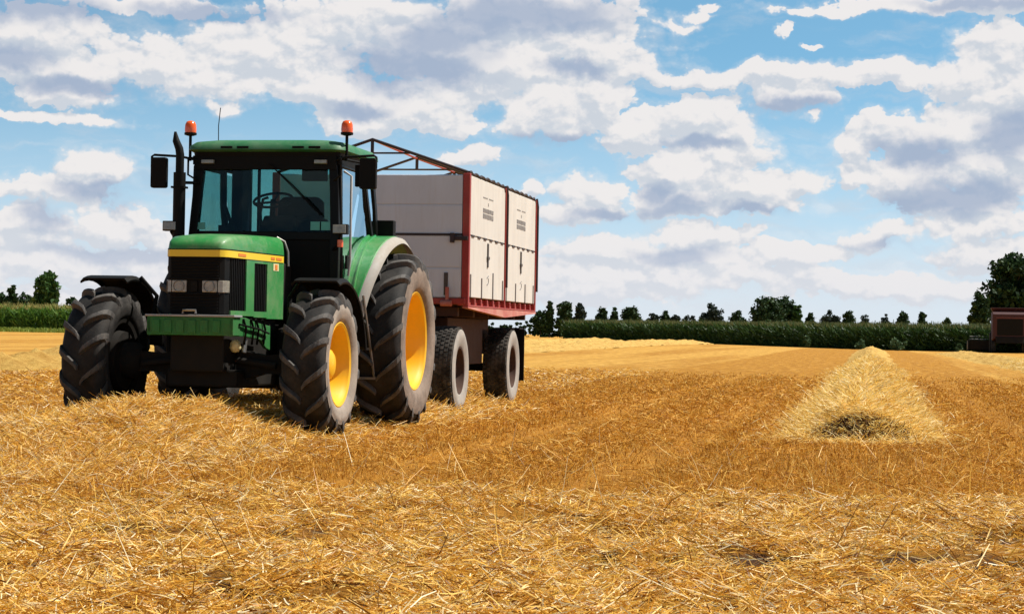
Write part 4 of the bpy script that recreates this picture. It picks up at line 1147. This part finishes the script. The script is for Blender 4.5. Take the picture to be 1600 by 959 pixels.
# chassis, running gear
ch = MB().box((-.55, .1, 1.05), (-.42, LEN, 1.30)).box((.42, .1, 1.05), (.55, LEN, 1.30))
for yy in (.2, 1.2, 2.2, 3.2, 4.2, 5.1):
    ch.box((-1.1, yy - .05, 1.20), (1.1, yy + .05, 1.318))
ch.box((-.7, 3.3, .70), (.7, 4.4, 1.05)).box((-.6, -.35, .78), (.6, .6, 1.04))
ch.box((-.85, .75, .58), (.85, 3.1, 1.19)); ch.box((-.5, .3, .3), (.5, 3.9, .60))  # filler boxes added to block the bright gap under the bed
ch.build('chassis_and_added_filler', 'rust', trailer, bevel=.01)
MB().tube([(-.95, .09, .52), (.95, .09, .52)], .06, 12).build('front_axle', 'engine', trailer, smooth=50)
MB().tube([(-.95, 3.82, .52), (.95, 3.82, .52)], .06, 12).build('rear_axle', 'engine', trailer, smooth=50)
MB().tube([(-.35, -.3, .85), (0, -2.9, .62)], .05, 8).tube([(.35, -.3, .85), (0, -2.9, .62)], .05, 8).build('drawbar', 'red', trailer, smooth=50)
MB().box((.60, 1.3, .80), (.72, 1.42, 1.20)).box((.62, 1.38, .72), (.78, 1.6, .86)).build('brake_cylinder', 'grey_steel', trailer, bevel=.02)
for yy in (.09, 3.82):
    for sg in (1, -1):
        w = bpy.data.objects.new('trailer_wheel', None); COL.objects.link(w); w.parent = trailer
        w.location = (sg * .99, yy, .535)
        R, W, rr = .535, .36, .29
        half = [(0, R), (W*.36, R-.006), (W*.45, R-.03), (W*.49, R-.07), (W*.50, R-.12), (W*.47, rr+.04), (W*.42, rr)]
        tyb = MB().lathe([(-a, r) for a, r in half[:0:-1]] + half, n=64)
        for i in range(6):
            for k in range(52):
                a = 2 * PI * (k + .5 * (i % 2)) / 52
                xx = (-.38 + .152 * i) * W
                tyb.box((xx - .019, -.021, R - .012 - (.008 if i in (0, 5) else 0)), (xx + .019, .021, R + .010 - (.008 if i in (0, 5) else 0)))
                for q in range(8):
                    p = tyb.v[-8 + q]
                    tyb.v[-8 + q] = Vector((p.x, p.y * math.cos(a) - p.z * math.sin(a), p.y * math.sin(a) + p.z * math.cos(a)))
        ty = tyb.build('tyre', 'tread_pale', w, smooth=35)
        sw = MB()
        for s2 in (-1, 1):
            sw.lathe([(s2 * (a + .004), r) for a, r in ((W*.455, R-.03), (W*.492, R-.07), (W*.50, R-.12), (W*.485, rr+.10), (W*.472, rr+.04), (W*.425, rr+.004))], n=64)
        sw.build('sidewall', 'sidewall_pale', ty, smooth=40)
        rim = MB().lathe([(sg * a, r) for a, r in ((W*.43, rr), (W*.45, rr+.008), (W*.44, rr-.015), (.06, rr-.04), (.03, rr-.06), (.04, .15), (.09, .12), (.10, .001))], n=48)
        for k in range(8):
            a = 2 * PI * k / 8
            rim.lathe([(sg*.04, .014), (sg*.07, .013), (sg*.071, .001)], c=(0, -.19*math.sin(a), .19*math.cos(a)), n=8)
        rim.build('rim', 'trailer_rim' if 'trailer_rim' in M else 'rust', w, smooth=40)
for sg in (1, -1):
    MB().box((sg*1.0 - .20, 4.50, .32), (sg*1.0 + .20, 4.515, 1.06)).box((sg*1.0 - .18, 4.2, 1.06), (sg*1.0 + .18, 4.52, 1.085)).build('mudflap', 'black', trailer, bevel=.004)

# ------------------------------------------------------------------ far field: red combine, maize, trees
def gz(x, y): return float(ground_z(np.array([x]), np.array([y]))[0])
cbx, cby = 45.5, 187.0
comb_ = thing('combine_harvester', 'dark red combine harvester seen from behind at the right field edge', 'combine harvester', (cbx, cby, gz(cbx, cby)), -math.radians(12))
MB().loft([[(-1.5, 0, 1.3), (1.5, 0, 1.3), (1.55, 0, 3.55), (-1.55, 0, 3.55)], [(-1.6, .5, 1.1), (1.6, .5, 1.1), (1.6, .5, 3.75), (-1.6, .5, 3.75)], [(-1.6, 5.2, 1.0), (1.6, 5.2, 1.0), (1.6, 5.2, 3.75), (-1.6, 5.2, 3.75)]]).build('body', 'combine_red', comb_, bevel=.06)
MB().box((-1.15, -.05, 1.6), (1.15, .02, 3.1)).build('rear_hood', 'black', comb_, bevel=.05)
MB().loft([[(-1.5, 1.2, 3.74), (1.5, 1.2, 3.74), (1.5, 4.2, 3.74), (-1.5, 4.2, 3.74)], [(-1.7, .9, 4.15), (1.7, .9, 4.15), (1.7, 4.4, 4.15), (-1.7, 4.4, 4.15)]]).build('grain_tank', 'combine_red', comb_, bevel=.04)
MB().box((-1.25, -.06, 3.18), (1.25, .0, 3.30)).build('hood_rim', 'combine_rim', comb_, bevel=.03)
MB().loft([[(-1.2, -.3, .9), (1.2, -.3, .9), (1.2, .3, .9), (-1.2, .3, .9)], [(-1.3, -.1, 1.5), (1.3, -.1, 1.5), (1.3, .4, 1.5), (-1.3, .4, 1.5)]]).build('straw_chopper', 'engine', comb_, bevel=.04)
for sg in (1, -1):
    for (yy, R, W, nm) in ((.9, .62, .4, 'rear_wheel'), (4.4, .95, .6, 'front_wheel')):
        wr = bpy.data.objects.new(nm, None); COL.objects.link(wr); wr.parent = comb_; wr.location = (sg*1.45, yy, R)
        MB().lathe([(-W/2, R*.5), (-W/2, R*.9), (-W*.4, R), (W*.4, R), (W/2, R*.9), (W/2, R*.5)], n=32).build('tyre', 'rubber', wr, smooth=40)
        MB().lathe([(sg*W*.45, R*.5), (sg*W*.2, R*.4), (sg*W*.2, .001)], n=24).build('rim', 'combine_rim', wr, smooth=40)
MB().box((-1.0, 5.2, 2.2), (1.0, 6.6, 3.7)).build('cab', 'black', comb_, bevel=.1)
hdm = MB().box((-3.6, 7.0, .25), (3.6, 7.5, 1.15)).prism([(6.6, .2), (8.0, .2), (8.0, .35), (7.2, 1.2), (6.9, 1.2)], 0, -3.7, -3.6).prism([(6.6, .2), (8.0, .2), (8.0, .35), (7.2, 1.2), (6.9, 1.2)], 0, 3.6, 3.7).box((-.8, 5.0, .9), (.8, 7.0, 1.7))
hdr = hdm.build('header', 'engine', comb_, bevel=.02)
rl = MB()
for k in range(6):
    a = 2 * PI * k / 6
    rl.tube([(-3.5, 7.9 + .5*math.sin(a), 1.0 + .5*math.cos(a)), (3.5, 7.9 + .5*math.sin(a), 1.0 + .5*math.cos(a))], .03, 6)
rl.tube([(-3.6, 7.9, 1.0), (3.6, 7.9, 1.0)], .07, 8)
rl.build('reel', 'grey_steel', hdr)
MB().box((-3.74, 6.7, .2), (-3.70, 7.6, 1.1)).build('header_end', 'grey_steel', hdr)

# maize
def maize(name, label, pts, rows, step, height, mat, tmat):
    """pts: front edge polyline; rows go back from it"""
    vs = []; tv = []
    pos = []
    for (a, b) in zip(pts[:-1], pts[1:]):
        a, b = np.array(a), np.array(b)
        L = np.linalg.norm(b - a); d = (b - a) / L
        nrm = np.array([-d[1], d[0]])
        if nrm[1] < 0: nrm = -nrm
        for r in range(rows):
            k = int(L / step)
            tt = (np.arange(k) + rng.random(k) * .8) * step
            p = a + d * tt[:, None] + nrm * (r * .55 + rng.normal(0, .07, k))[:, None]
            pos.append(p)
    pos = np.concatenate(pos)
    n = len(pos)
    zb = ground_z(pos[:, 0], pos[:, 1])
    H = height * (1 + rng.normal(0, .035, n) + .05 * vn(pos[:, 0] * .3, pos[:, 1] * .3))
    parts = []
    for k in range(11):
        f = .02 + .86 * (k + rng.random(n) * .6) / 11
        L = H * (.30 + .10 * rng.random(n)) * (1 - .25 * abs(f - .55))
        az_ = rng.uniform(0, 2 * PI, n)
        parts.append(blades(pos[:, 0], pos[:, 1], zb + H * f, L, .085 + .03 * rng.random(n), az_, rng.normal(.55, .25, n), -rng.uniform(.1, .5, n)))
    parts.append(blades(pos[:, 0], pos[:, 1], zb, H * .92, np.full(n, .035), rng.uniform(0, 2*PI, n), np.full(n, PI/2 - .03), np.zeros(n)))
    o = big_mesh(name, *join(parts), mat)
    tag(o, label, kind='stuff')
    tp = []
    for k in range(4):
        tp.append(blades(pos[:, 0], pos[:, 1], zb + H * .9, H * .12 * (1 + rng.random(n)), np.full(n, .03), rng.uniform(0, 2*PI, n), rng.normal(1.2, .25, n), rng.normal(0, .2, n)))
    big_mesh('tassels', *join(tp), tmat, o)
    return o
maize('maize_crop', 'tall dark green maize standing along the far right field edge', [(7.2, 290), (24, 245), (36, 205), (47, 193), (75, 180)], 10, .19, 2.45, M['corn'], M['tassel'])
maize('maize_crop', 'side-lit green maize with yellow tassels on the far left', [(-75, 205), (-29, 200)], 7, .22, 2.5, M['corn_sunlit'], M['tassel_light'])
x = rng.uniform(-75, -29, 9000); y = rng.uniform(194, 200, 9000) + (x + 75) * (-5 / 46)
o = big_mesh('verge_grass', *blades(x, y, ground_z(x, y), rng.uniform(.2, .5, 9000), np.full(9000, .07), rng.uniform(0, 2*PI, 9000), rng.normal(1.1, .3, 9000), rng.normal(0, .3, 9000)), M['grass'])
tag(o, 'bright green grass strip at the foot of the left maize', kind='stuff')

pl_ = [(6.5, 289.3), (24, 244.3), (36, 204.3), (47, 192.3), (76, 179), (80, 230), (60, 300), (8, 320)]
vs_ = []
for (a, b) in pl_:
    vs_.append((a, b, gz(a, b) + .06))
sm = MB()
for k in range(4):
    (a, b), (c, d) = pl_[k], pl_[k + 1]
    m_ = 12
    for q in range(m_):
        p0 = (a + (c-a)*q/m_, b + (d-b)*q/m_); p1 = (a + (c-a)*(q+1)/m_, b + (d-b)*(q+1)/m_)
        sm.add([(*p0, gz(*p0) + .05), (*p1, gz(*p1) + .05), (p1[0] + 3, p1[1] + 9, gz(p1[0] + 3, p1[1] + 9) + .05), (p0[0] + 3, p0[1] + 9, gz(p0[0] + 3, p0[1] + 9) + .05)], [(0, 1, 2, 3)])
so = sm.build('soil', 'soil', None)
tag(so, 'dark bare soil under the maize', kind='structure')

def leafy(cx, cy, cz, rx, rz_, nclump, nleaf, size, seed, cone=0.0, trunk_h=0.0):
    """leaf faces gathered in clumps through an uneven crown"""
    r_ = np.random.default_rng(seed)
    pts = []
    for k in range(nclump):
        d = r_.normal(size=3); d /= np.linalg.norm(d)
        rad = r_.random() ** .45
        zf = d[2] * rad
        wid = 1 - cone * (zf * .5 + .5)
        c = np.array([cx + d[0] * rad * rx * wid, cy + d[1] * rad * rx * wid, cz + zf * rz_])
        cs = (.20 + .22 * r_.random()) * min(rx, rz_) * (1.1 - .3 * rad)
        m = int(nleaf * (.5 + r_.random()))
        e = r_.normal(size=(m, 3)); e /= np.linalg.norm(e, axis=1)[:, None]
        e *= (r_.random(m) ** .5)[:, None] * cs * np.array([1.15, 1.15, .9])
        pts.append(c + e)
    p = np.concatenate(pts); n = len(p)
    a = r_.normal(size=(n, 3)); a /= np.linalg.norm(a, axis=1)[:, None]
    b = np.cross(a, r_.normal(size=(n, 3))); b /= np.linalg.norm(b, axis=1)[:, None]
    s = size * (.6 + .8 * r_.random(n))[:, None]
    v = np.stack([p - a*s - b*s*.5, p + a*s*.2 - b*s*.6, p + a*s + b*s*.4, p - a*s*.3 + b*s*.6], 1).reshape(-1, 3)
    q = (np.arange(n) * 4)[:, None] + np.arange(4)[None]
    return v, q

def tree(px, top, hwp, Y, label, cat='tree', mat='leaf', cone=0.3, base_frac=.2, seed=0, group='trees along the horizon', dens=1.0, name='tree', size=None):
    """px/top/half width were read off the photograph and turned into metres at distance Y"""
    X = (px - 800) / 3200 * Y
    hor = 521 + (px - 800) * .01745
    H = CAM_H + (hor - top) / 3200 * Y
    rx = hwp / 3200 * Y * 1.05
    zb = gz(X, Y)
    root = thing(name, label, cat, (X, Y, zb), 0, group)
    z0 = H * base_frac
    rz_ = (H - z0) / 2
    area = rx * rz_
    ncl = int(min(270, 62 + 7 * area) * dens)
    sz = size or max(.14, min(.34, .10 + .02 * H))
    v, q = leafy(0, 0, z0 + rz_, rx, rz_, ncl, 42, sz, seed + 100, cone)
    big_mesh('crown', v, q, M[mat], root)
    tr_ = MB()
    r0 = .035 * H * .6 + .05
    r_ = random.Random(seed)
    tr_.tube([(0, 0, -.1), (.05, 0, H * .25), (.0, .05, H * .55), (.05, 0, H * .85)], [r0, r0 * .75, r0 * .45, r0 * .12], 8)
    for k in range(7):
        a = r_.uniform(0, 2 * PI); zz = H * (.25 + .07 * k)
        tr_.tube([(0, 0, zz), (rx * .4 * math.cos(a), rx * .4 * math.sin(a), zz + H * .08), (rx * .75 * math.cos(a), rx * .75 * math.sin(a), zz + H * .12)], [r0 * .4, r0 * .25, r0 * .08], 6)
    tr_.build('trunk', 'bark', root, smooth=60)
    return root

TREES = [  # px, top, half width, distance, label, material, cone, base
    (845, 488, 13, 400, 'low dark bush just right of the trailer mudflap', 'leaf', .2, .0),
    (859, 473, 8, 400, 'slim pointed dark tree nearest the right side of the trailer', 'leaf', .5, .1),
    (882, 470, 14, 400, 'full dark tree above the left end of the maize, between two slimmer trees', 'leaf', .2, .1),
    (907, 477, 12, 400, 'loose bluish dark tree right of the fuller tree at the left end of the maize', 'leaf_blue', .4, .1),
    (941, 483, 11, 420, 'rounded small tree, left one of a close pair above the maize', 'leaf', .3, .1),
    (960, 483, 9, 420, 'narrow small tree, right one of a close pair above the maize', 'leaf', .4, .1),
    (986, 481, 17, 420, 'wide twin topped dark tree right of the close pair above the maize', 'leaf', .2, .1),
    (1020, 489, 12, 430, 'low bluish tree in the gap left of a pointed tree', 'leaf_blue', .2, .0),
    (1039, 484, 11, 430, 'pointed dark tree left of the lowest stretch of treetops', 'leaf', .6, .0),
    (1056, 491, 9, 430, 'tiny rounded treetop right of the pointed tree', 'leaf_blue', .1, .0),
    (1077, 493, 13, 430, 'lowest flat treetops just left of the dense purple-dark tree', 'leaf_blue', .0, .0),
    (1112, 477, 18, 420, 'dense purplish dark rounded tree standing alone', 'leaf_blue', .0, .0),
    (1154, 485, 16, 420, 'sloping dark tree at the left foot of the biggest central tree', 'leaf', .4, .0),
    (1200, 461, 26, 420, 'biggest central tree on the horizon, its airy taller left half', 'leaf', .15, .0),
    (1224, 463, 22, 424, 'dense dark right half of the biggest central tree clump', 'leaf', .1, .0),
    (1246, 475, 8, 420, 'thin leafy tree at the right flank of the biggest central tree', 'leaf_light', .1, .1),
    (1267, 485, 12, 420, 'broad pyramid shaped tree right of the biggest central tree', 'leaf', .7, .0),
    (1298, 487, 17, 420, 'open twin topped grey-green tree right of the pyramid shaped tree', 'leaf_blue', .2, .1),
    (1327, 485, 14, 420, 'rounded dark tree right of the open grey-green tree', 'leaf', .3, .0),
    (1352, 492, 13, 420, 'low double treetop right of the rounded dark tree', 'leaf_blue', .4, .0),
    (1384, 492, 10, 400, 'small pale grey-green tree left of the dark fir shaped tree', 'leaf_blue', .4, .1),
    (1411, 488, 13, 400, 'dark fir shaped tree with a notched top', 'leaf', .5, .0),
    (1441, 487, 11, 400, 'spiky star shaped conifer, second from the end of the row', 'leaf', .6, .0),
    (1480, 497, 11, 380, 'smallest spiky tree at the right end of the row', 'leaf', .5, .0),
    (1530, 461, 16, 260, 'small round tree at the left foot of the tall tree by the combine', 'leaf', .0, .15),
    (1588, 400, 50, 265, 'tall leafy tree towering behind the red combine', 'leaf', .15, .12),
    (1640, 430, 40, 270, 'dark tree at the right frame edge behind the red combine', 'leaf', .1, .1),
    (72, 429, 22, 235, 'light green tree, tallest behind the left maize', 'leaf_light', .25, .1),
    (18, 450, 12, 235, 'thin spiky tree at the left frame edge', 'leaf', .6, .1),
    (2, 464, 18, 240, 'low dark bush at the left frame edge', 'leaf', .2, .0),
    (38, 463, 14, 240, 'dark bush between the spiky tree and the light green tree', 'leaf', .2, .0),
    (108, 471, 18, 250, 'low bushy treetop just left of the tractor mudguard', 'leaf', .1, .0),
]
for i, (px, top, hwp, Y, lb, mt, cone, bf) in enumerate(TREES):
    big = hwp > 30
    tree(px, top, hwp, Y, lb, 'bush' if 'bush ' in lb else 'tree', mt, cone, bf, seed=i * 7 + 3, dens=1.0, name='bush' if 'bush ' in lb else 'tree')

# low hedge behind the maize, too far to tell plants apart
hv = []
for k in range(190):
    xx = -30 + k * .62
    hv.append(leafy(xx, 405 - .35 * max(0, xx - 20), 1.5, 1.2, 1.7 + .8 * math.sin(k * 1.7) * math.sin(k * .31) + .5 * math.sin(k * .13), 5, 30, .28, 900 + k))
o = big_mesh('far_hedge', *join(hv), M['leaf'])
tag(o, 'dark hedge line on the horizon behind the maize', kind='stuff')

for i, (px, Y, hgt, w, lb) in enumerate(((1262, 212, 1.35, .55, 'pale green weed clump left of the windrow end at the maize foot'), (1345, 200, 1.0, .5, 'small weed clump directly behind the far end of the windrow'), (1402, 196, 1.25, 1.0, 'widest grey-green weed clump at the foot of the maize'), (1499, 192, .8, .35, 'small weed clump left of the combine header'))):
    X = (px - 800) / 3200 * Y
    root = big_mesh('weed_clump', *leafy(0, 0, hgt * .48, w, hgt * .5, 22, 34, .10, 700 + i, .2), M['weed'])
    root.location = (X, Y, gz(X, Y))
    tag(root, lb, 'weed', 'weeds at the foot of the maize')
